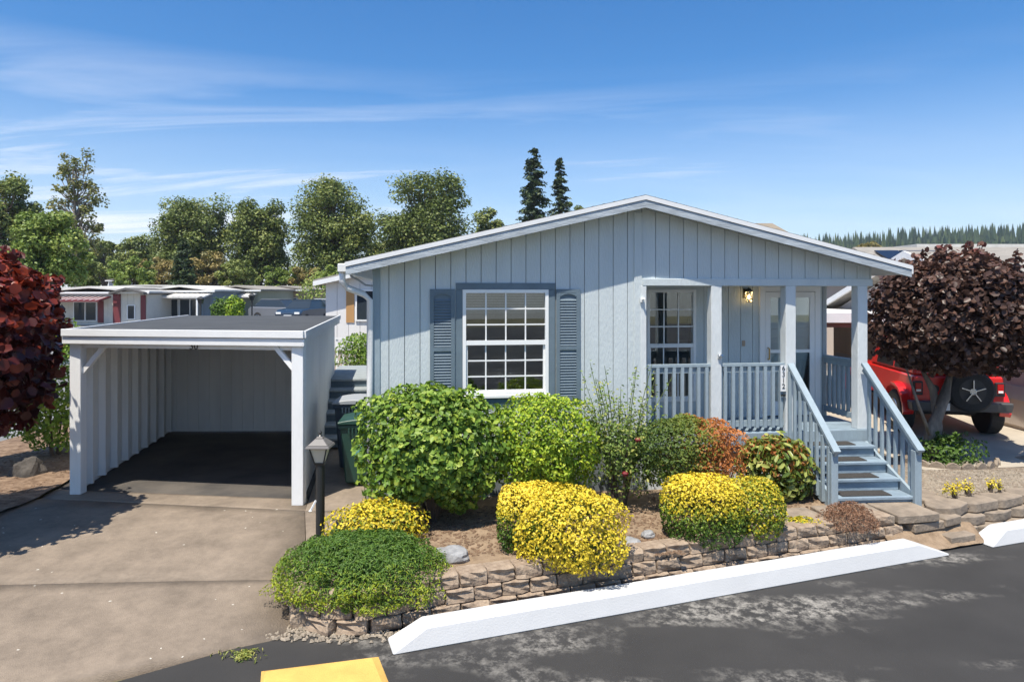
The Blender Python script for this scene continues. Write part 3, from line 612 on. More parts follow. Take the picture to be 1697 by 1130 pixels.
# ------------------------------------------------------------------ SIDE STEPS between carport and house
ss = empty('side_steps', 'grey wooden steps and landing between the carport and the house', 'steps', (-2.9, 12, 0), TH)
GW = mat('grey_deck', (.27, .30, .31), .8, .15, 6, .3, 40)
DKB = mat('dark_riser', (.10, .14, .17), .7, .15, 6)
for i in range(6):
    z = 1.0 - .16 * i; y = 1.9 - .38 * i
    MB().box(-.62, .62, y - .03, y + .40 if i else y + 2.6, z - .04, z).build('tread', GW, ss, .004)
    MB().box(-.61, .61, y + .0, y + .02, z - .16, z - .042).build('riser', DKB, ss)
for y, zb, zt2 in ((1.9, 1.0, 1.95), (-.1, .2, 1.1)): MB().box(-.66, -.59, y, y + .07, 0, zt2).build('rail_post', TRIM, ss)
MB().bar((-.62, 1.95, 1.95), (-.62, -.1, 1.08), .06, .09).bar((-.62, 1.95, 1.5), (-.62, -.1, .65), .04, .09).build('handrail', TRIM, ss)

# ------------------------------------------------------------------ BINS
def wheelie(name, label, loc, rz, hgt, m, lidm):
    b = empty(name, label, 'bin', loc, rz); w0, w1 = .22, .29; h0 = hgt - .08
    MB().hexa([(-w0, -w0, .05), (w0, -w0, .05), (w0, w0, .05), (-w0, w0, .05)], [(-w1, -w1, h0), (w1, -w1, h0), (w1, w1 + .05, h0), (-w1, w1 + .05, h0)]).build('body', m, b, .02)
    MB().box(-w1 - .02, w1 + .02, -w1 - .02, w1 + .06, h0 - .06, h0 - .005).build('rim', m, b, .012)
    n = 6; arc = [(-w1 - .03 + (2 * w1 + .06) * i / n, h0 + .0 + .07 * math.sin(math.pi * (.15 + .7 * i / n))) for i in range(n + 1)]
    MB().prism_y(arc + [(w1 + .03, h0), (-w1 - .03, h0)], -w1 - .04, w1 + .07).build('lid', lidm, b, .008)
    for i in range(7): MB().box(-.17 + i * .05, -.15 + i * .05, -w1 - .032, -w1 - .015, h0 - .12, h0 - .05).build('rib', m, b)
    MB().tube([(-.2, w1 + .1, h0 - .03), (.2, w1 + .1, h0 - .03)], .016, 8).build('handle', m, b)
    for s in (-1, 1): MB().tube([(s * .2, w0 + .02, .1), (s * .26, w0 + .02, .1)], .1, 14).build('wheel', RUBBER, b)
    return b
b1 = wheelie('yard_bin', 'dark green wheeled bin half hidden behind the leafy shrub', tuple(PD(601, 9.9)), R(6), .98, BIN_G, BIN_G)
MB().box(-.1, .12, -.285, -.27, .45, .6).build('sticker', mat('sticker', (.12, .3, .27), .5), b1)
wheelie('rubbish_bin', 'dark blue wheeled bin with pale lid behind the green one', tuple(PD(590, 10.75)), R(4), 1.12, BIN_B, GREYPL)

# ------------------------------------------------------------------ LAMP POST
lp = empty('lamp_post', 'short black lamp post with pyramid-capped lantern beside the creeping shrub', 'lamp post', (-2.18, 7.76, 0))
MB().lathe([(.05, -.05), (.05, .80), (.035, .82), (.0, .82)], 14).build('post', BLACKM, lp, smooth=False)
def frustum(mb, w0, w1, z0, z1): return mb.hexa([(-w0, -w0, z0), (w0, -w0, z0), (w0, w0, z0), (-w0, w0, z0)], [(-w1, -w1, z1), (w1, -w1, z1), (w1, w1, z1), (-w1, w1, z1)])
f = MB(); frustum(f, .05, .06, .80, .83)
for sx in (-1, 1):
    for sy in (-1, 1): f.bar((sx * .052, sy * .052, .83), (sx * .098, sy * .098, 1.01), .013, .013, (1, 0, .3))
ln = f.build('lantern_frame', BLACKM, lp)
for r in range(4):
    o = MB().add([(-.05, -.052, .83), (.05, -.052, .83), (.096, -.098, 1.01), (-.096, -.098, 1.01)], [(0, 1, 2, 3)]).build('pane', mat('frosted_glass', (.55, .5, .4), .25), ln); o.rotation_euler = (0, 0, r * R(90))
cpz = MB(); frustum(cpz, .14, .125, 1.0, 1.03); frustum(cpz, .12, .045, 1.031, 1.10); frustum(cpz, .045, .03, 1.101, 1.12)
cpz.build('cap', mat('lamp_cap', (.13, .12, .115), .5), lp, .006)
MB().lathe([(.03, 1.12), (.012, 1.14), (.022, 1.16), (.0, 1.2)], 10).build('finial', BLACKM, lp)
MB().bar((-.04, -.03, .40), (-.09, -.06, .30), .018, .018).lathe([(.0, -.02), (.02, 0), (.0, .02)], 8, (-.095, -.062, .29)).build('hook', VINYL, lp)

# ------------------------------------------------------------------ SHRUBS
L_GREEN = leafmat('leaf_green', [(0, (.035, .075, .012)), (.5, (.10, .19, .03)), (.85, (.21, .30, .05)), (1, (.38, .42, .10))])
L_LIME = leafmat('leaf_lime', [(0, (.06, .12, .012)), (.5, (.16, .27, .02)), (1, (.36, .42, .04))])
L_YEL = leafmat('leaf_gold', [(0, (.03, .075, .012)), (.30, (.12, .18, .02)), (.5, (.35, .30, .02)), (1, (.60, .47, .05))], trans=.2)
L_JUN = leafmat('leaf_juniper', [(0, (.03, .08, .02)), (.5, (.075, .15, .025)), (.8, (.18, .24, .02)), (1, (.30, .34, .03))])
L_ROSE = leafmat('leaf_rose', [(0, (.05, .10, .02)), (.6, (.13, .2, .05)), (1, (.30, .30, .10))])
L_ORG = leafmat('leaf_orange', [(0, (.05, .09, .02)), (.45, (.13, .17, .03)), (.6, (.25, .09, .03)), (1, (.40, .17, .06))])
L_RHO = leafmat('leaf_rhododendron', [(0, (.04, .08, .02)), (.6, (.12, .17, .04)), (1, (.30, .33, .12))], rough=.35)
L_RED = leafmat('leaf_red', [(0, (.02, .006, .008)), (.5, (.075, .015, .014)), (1, (.24, .04, .02))], rough=.4)
L_PUR = leafmat('leaf_purple', [(0, (.022, .014, .014)), (.5, (.075, .045, .042)), (.8, (.12, .065, .055)), (1, (.15, .035, .045))], rough=.42)
L_DRY = leafmat('leaf_dry', [(0, (.12, .065, .05)), (1, (.33, .21, .16))])
L_TREE = leafmat('leaf_tree', [(0, (.04, .065, .018)), (.5, (.10, .14, .04)), (1, (.22, .25, .085))], trans=.2)
L_TREE2 = leafmat('leaf_tree_light', [(0, (.06, .10, .02)), (.5, (.13, .20, .05)), (1, (.28, .33, .10))], trans=.25)
L_TREE3 = leafmat('leaf_tree_dry', [(0, (.08, .09, .03)), (.5, (.17, .15, .06)), (1, (.30, .24, .11))], trans=.2)
L_POP = leafmat('leaf_poplar', [(0, (.06, .08, .025)), (.5, (.12, .14, .05)), (1, (.24, .23, .11))])
L_CON = leafmat('leaf_conifer', [(0, (.012, .026, .014)), (.6, (.03, .055, .026)), (1, (.07, .10, .045))], trans=.1)
def shrub(name, label, cat, loc, r, zc, n, size, m, p=2.3, amp=.12, tintf=None, stems=5, aspect=.65, up=.3, outw=.55, thick=.4, zmin=-1, rnd=False, stem_m=BARK, f=2.2, group=None, floor=.015):
    e = empty(name, label, cat, loc, random.uniform(-.3, .3), group); rx, ry, rz = r
    pts, nr, dp = shell(n, rx, ry, rz, p, random.uniform(0, 50), amp, thick, zmin, f)
    keep = pts[:, 2] + zc > floor; pts, nr, dp = pts[keep], nr[keep], dp[keep]
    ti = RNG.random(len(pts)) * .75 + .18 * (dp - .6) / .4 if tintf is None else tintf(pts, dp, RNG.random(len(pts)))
    nn = nr * outw + RNG.normal(size=pts.shape) * (1 - outw) * .8 + np.array([0, 0, up]) + np.array([0, -.12, 0])
    pts = pts + np.array([0, 0, zc]); sz = size * (.7 + .6 * RNG.random(len(pts)))
    leaf_mesh('foliage', pts, nn, sz, m, e, ti, aspect, rnd=rnd)
    sb = MB()
    for i in range(stems):
        a = random.uniform(0, 6.28); q = Vector((math.cos(a) * rx * .55, math.sin(a) * ry * .55, zc + rz * random.uniform(-.1, .5)))
        b0 = Vector((math.cos(a) * .06, math.sin(a) * .06, -.03)); sb.tube([b0, b0.lerp(q, .5) + Vector((0, 0, .06)), q], [.022, .016, .006], 6)
    if stems: sb.build('stem', stem_m, e)
    return e
ytint = lambda g0, g1: (lambda p, d, r: np.clip(.5 + .42 * r + g0 * (p[:, 2] / .35) - g1 * (d < .78), 0, 1))
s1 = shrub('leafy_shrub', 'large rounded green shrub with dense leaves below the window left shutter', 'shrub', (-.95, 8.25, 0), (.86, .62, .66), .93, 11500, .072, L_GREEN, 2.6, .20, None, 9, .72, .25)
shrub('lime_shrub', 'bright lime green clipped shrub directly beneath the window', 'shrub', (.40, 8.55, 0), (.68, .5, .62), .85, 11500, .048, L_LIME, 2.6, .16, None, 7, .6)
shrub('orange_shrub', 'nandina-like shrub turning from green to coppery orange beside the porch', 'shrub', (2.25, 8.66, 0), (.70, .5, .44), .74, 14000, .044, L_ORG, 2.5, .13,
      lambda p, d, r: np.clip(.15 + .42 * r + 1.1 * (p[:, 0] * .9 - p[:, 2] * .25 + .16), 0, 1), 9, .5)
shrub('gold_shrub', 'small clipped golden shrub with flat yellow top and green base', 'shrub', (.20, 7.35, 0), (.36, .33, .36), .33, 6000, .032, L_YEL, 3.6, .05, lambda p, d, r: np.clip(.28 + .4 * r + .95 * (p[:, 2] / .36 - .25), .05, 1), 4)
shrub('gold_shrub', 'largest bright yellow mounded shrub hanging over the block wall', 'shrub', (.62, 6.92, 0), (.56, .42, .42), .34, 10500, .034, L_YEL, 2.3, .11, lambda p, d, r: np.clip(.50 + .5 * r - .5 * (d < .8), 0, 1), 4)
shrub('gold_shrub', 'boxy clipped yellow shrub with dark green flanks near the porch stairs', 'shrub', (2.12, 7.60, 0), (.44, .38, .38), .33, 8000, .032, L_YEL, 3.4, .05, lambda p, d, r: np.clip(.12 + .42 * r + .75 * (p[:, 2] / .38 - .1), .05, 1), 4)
shrub('gold_shrub', 'greener variegated shrub touching the boxy yellow one on its right', 'shrub', (2.72, 7.78, 0), (.36, .34, .35), .30, 6000, .034, L_YEL, 2.6, .09, lambda p, d, r: np.clip(.12 + .45 * r + .16 * p[:, 2] / .35, 0, .7), 4)
shrub('low_gold_shrub', 'low spreading yellow-green shrub behind the creeping green mound', 'shrub', (-1.48, 7.55, 0), (.56, .34, .27), .16, 5500, .04, L_YEL, 2.3, .12, lambda p, d, r: np.clip(.22 + .6 * r + .1 * p[:, 2] / .3, 0, 1), 3)
shrub('groundcover', 'thin strip of golden groundcover beside the boxy shrubs', 'plant', (3.35, 7.98, 0), (.34, .13, .09), .03, 1500, .03, L_YEL, 2.2, .2, lambda p, d, r: .2 + .6 * r, 0)
shrub('juniper_mound', 'wide creeping green shrub spilling over the wall corner', 'shrub', (-1.45, 6.6, 0), (.86, .58, .40), -.01, 40000, .036, L_JUN, 2.2, .10,
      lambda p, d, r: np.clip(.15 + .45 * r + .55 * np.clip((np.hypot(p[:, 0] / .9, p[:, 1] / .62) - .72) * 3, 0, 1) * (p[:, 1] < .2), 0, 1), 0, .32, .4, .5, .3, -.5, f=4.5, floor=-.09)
shrub('heather', 'round dry brown heather clump at the foot of the stairs', 'shrub', (3.95, 8.0, 0), (.33, .26, .22), .05, 6000, .035, L_DRY, 2.1, .15, None, 0, .2, .3, .4)
rb = shrub('rose_bush', 'tall loose rose bush with arching shoots and dark red blooms', 'rose bush', (1.38, 8.72, 0), (.55, .42, .55), .78, 3600, .045, L_ROSE, 2.1, .35, None, 6, .6, .3, .4, .85)
shp, shn = [], []; sb = MB()
for i in range(26):
    a = random.uniform(0, 6.28); b0 = Vector((.15 * math.cos(a), .12 * math.sin(a), .4)); h = random.uniform(.9, 1.75) if i > 3 else 1.85; sp = random.uniform(.2, .72)
    tip = Vector((math.cos(a) * sp * 1.1, math.sin(a) * sp * .5, h)); mid = b0.lerp(tip, .55) + Vector((0, 0, .15)); sb.tube([b0, mid, tip], [.009, .006, .003], 5)
    for j in range(26): t = .25 + .75 * j / 26; c = (b0.lerp(mid, t * 2) if t < .5 else mid.lerp(tip, t * 2 - 1)); shp.append(c + Vector((random.gauss(0, .035), random.gauss(0, .035), random.gauss(0, .03)))); shn.append((random.gauss(0, .6), random.gauss(-.3, .6), 1))
sb.build('cane', mat('cane', (.12, .16, .05), .7), rb); leaf_mesh('shoot_leaves', shp, shn, .05, L_ROSE, rb, None, .6)
for x, z in ((.38, .62), (.05, .95), (.52, .34), (-.12, .55)): MB().lathe([(.0, -.03), (.03, -.02), (.042, .01), (.025, .03), (.0, .02)], 9, (x, -.42, z)).build('bloom', mat('dark_red_petal', (.16, .006, .012), .6), rb)
# rhododendron with its larger leaves as single pieces
rh = empty('rhododendron', 'round rhododendron with big glossy leaves left of the stairs', 'shrub', (3.52, 9.12, 0))
pts, nr, dp = shell(3200, .47, .42, .40, 2.2, 3.3, .12, .5); pts[:, 2] += .42
keep = pts[:, 2] > .02; leaf_mesh('foliage', pts[keep], nr[keep] * .5 + RNG.normal(size=pts[keep].shape) * .5, .09, L_ORG, rh, np.clip(.1 + .55 * RNG.random(keep.sum()) + .4 * (pts[keep, 2] - .5), 0, .8), .4)
bl = leaf_mesh('tmp', [(0, 0, 0)], [(0, 0, 1)], .13, L_RHO, None, [.5], .42, .1, True); lm = [bl.data]
for tv in (.15, .8, 1.0): d_ = bl.data.copy(); d_.attributes['tint'].data.foreach_set('value', [tv] * 6); lm.append(d_)
bpy.data.objects.remove(bl)
pts, nr, dp = shell(230, .50, .45, .43, 2.2, 3.3, .12, .1)
for q, nv in zip(pts, nr):
    if q[2] < -.36 or q[1] > .25: continue
    o = link('leaf', random.choice(lm), rh, (q[0], q[1], q[2] + .42)); v = Vector(nv) * .8 + Vector((random.gauss(0, .3), random.gauss(-.1, .3), .5)); o.rotation_euler = (v.to_track_quat('Z', 'Y') @ Matrix.Rotation(random.uniform(0, 6.28), 3, 'Z').to_quaternion()).to_euler()
MB().tube([(0, 0, -.02), (.02, 0, .4)], [.03, .015], 6).build('stem', BARK, rh)
# ------------------------------------------------------------------ ORNAMENTAL TREES
def orn_tree(name, label, loc, r, zc, n, size, m, trunk, tintf=None, amp=.16, barkm=GBARK, shoots=0, thick=.5, p=2.2):
    e = empty(name, label, 'tree', loc); rx, ry, rz = r
    tb = MB()
    for path_, rad in trunk: tb.tube(path_, rad, 9)
    tb.build('trunk', barkm, e, smooth=True)
    pts, nr, dp = shell(n, rx, ry, rz, p, random.uniform(0, 40), amp, thick, -1, 3.2)
    if shoots:
        ex = []
        for i in range(shoots):
            a = random.uniform(0, 6.28); q = math.sqrt(random.random()) * .85; bx, by = math.cos(a) * q * rx, math.sin(a) * q * ry; z0 = rz * math.sqrt(max(0, 1 - q * q)) * .9; hh = random.uniform(.15, .42)
            for j in range(26): t = random.random(); ex.append((bx + random.gauss(0, .03), by + random.gauss(0, .03), z0 + hh * t))
        ex = np.array(ex); pts = np.vstack([pts, ex]); nr = np.vstack([nr, sphere_dirs(len(ex))]); dp = np.concatenate([dp, np.ones(len(ex))])
    ti = tintf(pts, dp, RNG.random(len(pts))) if tintf else RNG.random(len(pts))
    nn = nr * .5 + RNG.normal(size=pts.shape) * .45 + np.array([0, 0, .35])
    c0 = Vector(trunk[0][0][-1]); pts = pts + np.array([c0.x if False else 0, 0, zc])
    leaf_mesh('crown', pts, nn, size * (.65 + .7 * RNG.random(len(pts))), m, e, ti, .85, .15, True)
    return e
tr = orn_tree('purple_smoke_tree', 'round-headed dark purple-leaved tree by the neighbour driveway', (6.95, 11.35, 0), (1.34, 1.15, .95), 2.34, 13500, .092, L_PUR,
    [([(0, 0, -.05), (.05, 0, .5), (.25, .02, 1.0), (.45, .05, 1.7)], [.13, .11, .09, .05]), ([(.06, .05, 0), (.2, .1, .5), (.15, .15, 1.1), (-.2, .2, 1.8)], [.08, .07, .06, .03]), ([(-.03, -.05, .4), (-.25, -.1, .9), (-.45, -.1, 1.5)], [.03, .025, .012])],
    lambda p, d, r: np.clip(.1 + .5 * r + .5 * np.clip((p[:, 2] - .55) / .8, 0, 1), 0, 1), .13, GBARK, 60)
for ch in tr.children:
    if ch.name.startswith('crown'): ch.location.x = .45
orn_tree('red_leaf_tree', 'dark red-leaved tree with pale trunk in the mulch bed beside the carport', (-7.85, 10.25, 0), (.85, .85, 1.0), 2.25, 5200, .125, L_RED,
    [([(.0, 0, -.05), (.02, 0, .5), (.0, .02, .9), (-.1, .05, 1.8)], [.10, .085, .075, .03]), ([(.02, 0, .55), (.14, 0, 1.0), (.28, .02, 1.7)], [.05, .045, .02])],
    lambda p, d, r: np.clip(.55 * r + .35 * np.clip(p[:, 2] + .3, 0, 1), 0, 1), .2, GBARK, 30)
orn_tree('red_leaf_tree', 'dark red-leaved tree cut by the left edge that shades the driveway', (-6.5, 7.6, -.1), (1.12, 1.1, 1.05), 2.15, 6000, .125, L_RED,
    [([(-.3, 0, -.15), (-.3, 0, .6), (-.2, .02, 1.2), (-.1, .05, 1.9)], [.10, .085, .07, .03])],
    lambda p, d, r: np.clip(.6 * r + .4 * np.clip(p[:, 2] + .2, 0, 1), 0, 1), .2, GBARK, 40)
shrub('euonymus_bush', 'yellow-green bush between the red-leaved tree and the carport wall', 'shrub', (-7.65, 11.4, 0), (.75, .6, .75), .95, 4200, .075, L_GREEN, 2.2, .2, lambda p, d, r: .3 + .6 * r, 6)
shrub('tree_underplanting', 'dark leafy plants around the foot of the purple tree', 'plant', (7.05, 11.1, 0), (.5, .36, .26), .14, 2200, .06, L_GREEN, 2.2, .35, lambda p, d, r: .22 * r, 0)
ring = empty('scalloped_edging', 'scalloped concrete edging around the foot of the purple tree', 'edging', (7.05, 11.1, 0))
for i in range(10):
    a = R(185 + i * 17); MB().prism_y([(-.10, 0), (.10, 0), (.10, .07), (.06, .11), (0, .13), (-.06, .11), (-.10, .07)], -.025, .025).build('edging_block', FLAG, ring, .006)
    o = ring.children[-1] if False else [c for c in bpy.data.objects if c.parent == ring][-1]
    o.location = (math.cos(a) * .75, math.sin(a) * .55, -.01); o.rotation_euler = (0, 0, a + R(90))
for i, (x, y) in enumerate(((5.75, 8.95), (6.0, 9.05), (6.5, 9.2))):
    shrub('yellow_stonecrop', ('yellow flowering stonecrop nearest the porch stairs', 'middle tuft of yellow stonecrop on the flagstone wall', 'rightmost yellow stonecrop tuft on the flagstone wall')[i], 'plant', (x, y, .1), (.10, .08, .12), .06, 200, .03, L_YEL, 2, .4, lambda p, d, r: .45 + .55 * r * (p[:, 2] > 0), 3, group='stonecrop tufts by the flagstone wall')
shrub('weed_tuft', 'dry weedy tuft at the driveway edge by the yellow hump', 'plant', (-2.25, 5.72, -.31), (.30, .09, .035), .01, 520, .045, L_ROSE, 2, .6, lambda p, d, r: .6 + .4 * r, 0, .2)
# rocks
def rock(name, label, loc, r, seed, m=ROCKM):
    bm = bmesh.new(); bmesh.ops.create_icosphere(bm, subdivisions=3, radius=1)
    for v in bm.verts: k = 1 + .28 * noise.noise(v.co * 1.6 + Vector((seed, 0, 0))); v.co = Vector((v.co.x * r[0] * k, v.co.y * r[1] * k, v.co.z * r[2] * k))
    me = bpy.data.meshes.new(name); bm.to_mesh(me); bm.free(); me.materials.append(m); return tag(link(name, me, None, loc), label, 'rock')
rock('angular_rock', 'angular grey rock on the soil beside the creeping mound', (-.63, 7.0, .06), (.2, .12, .09), 3)
rock('rounded_stone', 'round grey stone on the soil right of the yellow mound', (1.28, 7.35, .05), (.12, .1, .07), 9)
rock('rounded_stone', 'smaller round stone behind the other near the yellow mound', (1.52, 7.62, .05), (.08, .07, .05), 12)
rock('boulder', 'dark boulder at the foot of the red-leaved tree', (-7.2, 10.15, .1), (.22, .18, .22), 5, mat('dark_rock', (.08, .07, .06), .95, .3, 8, .8, 20))
def scatter(name, label, cat, poly_pts, n, size, m, zf, flat=.4):
    bm_v, bm_f = [], []
    for i in range(n):
        c = random.choice(poly_pts); x, y = c[0] + random.uniform(-c[2], c[2]), c[1] + random.uniform(-c[3], c[3]); s = size * random.uniform(.5, 1.4); z = zf(x, y); a = random.uniform(0, 6.28); o = len(bm_v)
        ca, sa = math.cos(a), math.sin(a)
        for dx, dy, dz in ((-1, -.6, 0), (1, -.6, 0), (1, .6, 0), (-1, .6, 0), (-.6, -.3, 1), (.6, -.3, 1), (.6, .3, 1), (-.6, .3, 1)):
            bm_v.append((x + (dx * ca - dy * sa) * s, y + (dx * sa + dy * ca) * s, z + dz * s * flat * 2 - .004))
        bm_f += [tuple(o + k for k in q) for q in ((4, 5, 6, 7), (0, 1, 5, 4), (1, 2, 6, 5), (2, 3, 7, 6), (3, 0, 4, 7))]
    me = bpy.data.meshes.new(name); me.from_pydata(bm_v, [], bm_f); me.materials.append(m); o = link(name, me); return tag(o, label, cat, None, 'stuff')
scatter('pebbles', 'small river pebbles at the foot of the block wall corner', 'pebbles', [(-1.75, 6.05, .32, .10), (-1.35, 6.02, .35, .09), (-2.08, 6.3, .08, .3), (-2.0, 6.1, .2, .12), (-1.1, 6.06, .25, .08)], 300, .018, STONE, lambda x, y: ROAD_Z + .012)
scatter('wood_chips', 'scattered bark chips and leaf litter over the garden soil', 'bark chips', [(-.4, 7.6, .9, .5), (1.3, 7.9, 1.2, .5), (3.0, 8.6, 1.2, .5), (.2, 8.3, 1.5, .4), (1.3, 7.4, .5, .3), (-7.6, 9.5, 1.2, 2.0)], 5200, .017, mat('chips', (.16, .10, .06), .9, .5, 40), lambda x, y: bedz(x, y) + .006 + (.03 if x < -5 else 0), .2)
scatter('gravel_stones', 'loose gravel under the purple tree and beside the path', 'gravel', [(5.6, 9.6, .6, .7), (6.6, 9.9, 1.0, .6), (8.2, 10.1, 1.4, .4)], 4200, .018, STONE, lambda x, y: .02)
scatter('driveway_litter', 'pale fallen petals and grit on the concrete driveway', 'litter', [(-4.6, 7.0, 2.2, 1.8)], 60, .010, mat('petal', (.6, .56, .48), .8), lambda x, y: slope(x, y) + .004, .1)

# ------------------------------------------------------------------ RED OFF-ROADER
RED = mat('red_car_paint', (.62, .012, .008), .3, coat=.6)
CARBLK = mat('car_black', (.018, .018, .02), .45)
def wheel(parent, x, y, r, wd, rimm):
    w_ = MB().tube([(x - wd / 2, y, r), (x - wd / 2 + .03, y, r), (x + wd / 2 - .03, y, r), (x + wd / 2, y, r)], [r * .93, r, r, r * .93], 24).build('wheel', RUBBER, parent, smooth=False)
    s = 1 if x > 0 else -1; MB().tube([(x + s * (wd / 2 - .02), y, r), (x + s * (wd / 2 + .012), y, r)], [r * .6, r * .55], 18).build('rim', rimm, w_)
jp = empty('off_road_car', 'red off-road car with rear spare wheel parked in the neighbour driveway', 'car', (8.35, 12.7, .02), R(-10))
def sect(pts, y0, y1): return MB().prism_y(pts, y0, y1)
sect([(-.76, .55), (.76, .55), (.80, .75), (.78, 1.16), (-.78, 1.16), (-.80, .75)], .12, 2.6).build('body', RED, jp, .03)
sect([(-.74, .62), (.74, .62), (.70, 1.12), (-.70, 1.12)], 2.6, 4.0).build('bonnet', RED, jp, .03)
MB().hexa([(-.76, .14, 1.165), (.76, .14, 1.165), (.76, 2.55, 1.165), (-.76, 2.55, 1.165)], [(-.66, .22, 1.80), (.66, .22, 1.80), (.66, 2.2, 1.80), (-.66, 2.2, 1.80)]).build('hardtop', RED, jp, .04)
MB().hexa([(-.60, .12, 1.22), (.60, .12, 1.22), (.60, .16, 1.22), (-.60, .16, 1.22)], [(-.54, .185, 1.70), (.54, .185, 1.70), (.54, .225, 1.70), (-.54, .225, 1.70)]).build('rear_window', mat('car_glass', (.015, .018, .02), .08), jp)
for s in (-1, 1):
    for y0, y1 in ((.3, 1.1), (1.2, 2.1)):
        b, t_ = s * .757, s * .672
        MB().hexa([(b - .012 * s, y0, 1.24), (b + .006 * s, y0, 1.24), (b + .006 * s, y1, 1.24), (b - .012 * s, y1, 1.24)], [(t_ - .012 * s, y0, 1.70), (t_ + .012 * s, y0, 1.70), (t_ + .012 * s, y1 - .06, 1.70), (t_ - .012 * s, y1 - .06, 1.70)]).build('side_window', MATS['car_glass'], jp)
    for yc_ in (.72, 3.3):
        fl = MB(); arc = [(math.cos(R(a_)) * .52, .42 + math.sin(R(a_)) * .50) for a_ in range(0, 181, 20)]
        for (y0_, z0_), (y1_, z1_) in zip(arc[:-1], arc[1:]):
            for yc in (yc_,): fl.hexa([(s * .74, yc + y0_, z0_), (s * .93, yc + y0_, z0_ - .02), (s * .93, yc + y1_, z1_ - .02), (s * .74, yc + y1_, z1_)], [(s * .74, yc + y0_ * 1.08, z0_ + .07), (s * .93, yc + y0_ * 1.08, z0_ + .04), (s * .93, yc + y1_ * 1.08, z1_ + .04), (s * .74, yc + y1_ * 1.08, z1_ + .07)])
        fl.build('fender', RED, jp)
    for yc in (.72, 3.3): wheel(jp, s * .78, yc, .41, .26, CHROME)
    tl = MB().box(s * .70 - .085, s * .70 + .085, .07, .125, .80, 1.06).build('taillight', CARBLK, jp, .012)
    MB().box(s * .70 - .05, s * .70 + .05, .055, .071, .86, 1.03).build('lens', mat('tail_red', (.45, .01, .01), .2), tl); MB().box(s * .70 - .04, s * .70 + .04, .050, .056, .87, .91).build('reverse_lens', VINYL, tl)
fc = MB().tube([(-.40, .118, .92), (-.40, .095, .92)], .075, 16).build('fuel_cap', CARBLK, jp); fc.rotation_euler = (0, 0, 0)
MB().hexa([(-.84, -.06, .52), (.84, -.06, .52), (.86, .14, .52), (-.86, .14, .52)], [(-.86, -.08, .70), (.86, -.08, .70), (.88, .14, .70), (-.88, .14, .70)]).build('rear_bumper', mat('bumper_grey', (.06, .06, .062), .5), jp, .02)
pl = MB().box(-.52, -.22, -.095, -.083, .545, .68).build('number_plate', VINYL, jp)
sp_ = MB().tube([(.12, .08, .92), (.12, .03, .92), (.12, -.16, .92), (.12, -.19, .92)], [.34, .39, .39, .35], 26).build('spare_wheel', RUBBER, jp)
MB().tube([(.12, -.17, .92), (.12, -.192, .92)], [.24, .23], 18).build('rim', CARBLK, sp_)
for k in range(5): a = R(90 + 72 * k); MB().bar((.12 + .04 * math.cos(a), -.20, .92 + .04 * math.sin(a)), (.12 + .21 * math.cos(a), -.20, .92 + .21 * math.sin(a)), .02, .07, (0, 1, 0)).build('spoke', CHROME, sp_)
MB().tube([(.12, -.19, .92), (.12, -.215, .92)], .06, 12).build('hub_cap', CHROME, sp_)
MB().box(.02, .22, .04, .13, 1.17, 1.32).build('brake_light_mount', RED, jp, .01)
MB().tube([(-.5, .6, .42), (.5, .6, .42)], .06, 8).box(-.5, .5, .5, 3.5, .42, .55).build('chassis', CARBLK, jp)

# ------------------------------------------------------------------ NEIGHBOURING AND FAR HOUSES
BEIGE = mat('beige_siding', (.52, .44, .37), .75, .05, 3, .2, 30, stretch=(1, 1, .2)); LAV = mat('grey_siding', (.40, .39, .40), .75, .05, 3)
TANR = mat('tan_shingle', (.24, .20, .15), .95, .2, 4, .5, 30, stretch=(.3, 2, 2)); GREYR = mat('grey_shingle', (.26, .24, .21), .95, .2, 5, .5, 30, stretch=(.3, 2, 2))
CREAM = mat('cream_siding', (.60, .57, .50), .75, .05, 2); BLUEW = mat('steel_blue_siding', (.17, .22, .27), .75, .06, 2); BURG = mat('burgundy_paint', (.16, .03, .035), .6)
TANW = mat('tan_siding', (.42, .30, .21), .75, .05, 2); GREENW = mat('sage_siding', (.33, .34, .26), .75, .05, 2); WHT = mat('white_siding', (.70, .69, .68), .7, .03, 2, .15, 30, stretch=(1, 1, .2))
METALR = mat('white_metal_roof', (.62, .60, .56), .55, .12, 1.2); PANEG = mat('far_glass', (.03, .04, .05), .05)
def box_part(name, m, par, *b, bevel=0): return MB().box(*b).build(name, m, par, bevel)
def far_window(par, x0, x1, z0, z1, y, panes=2, frame=VINYL):
    t = .05; f_ = MB()
    for q in ((x0, x0 + t, z0, z1), (x1 - t, x1, z0, z1), (x0 + t, x1 - t, z1 - t, z1), (x0 + t, x1 - t, z0, z0 + t)): f_.box(q[0], q[1], y - .06, y - .002, q[2], q[3])
    for c in range(1, panes): x = x0 + (x1 - x0) * c / panes; f_.box(x - .025, x + .025, y - .055, y - .002, z0 + t, z1 - t)
    w_ = f_.build('window', frame, par)
    for c in range(panes):
        xa = x0 + (x1 - x0) * c / panes; box_part('pane', PANEG, w_, xa + t, xa + (x1 - x0) / panes - t * .5, y - .03, y - .01, z0 + t, z1 - t)
    return w_
def plank_wall(par, x0, x1, y, z0, z1, m, stepw=.3):
    x = x0
    while x < x1 - .01: xe = min(x + stepw, x1); box_part('siding_plank', m, par, x + .006, xe - .006, y - .02, y + .02, z0, z1); x = xe
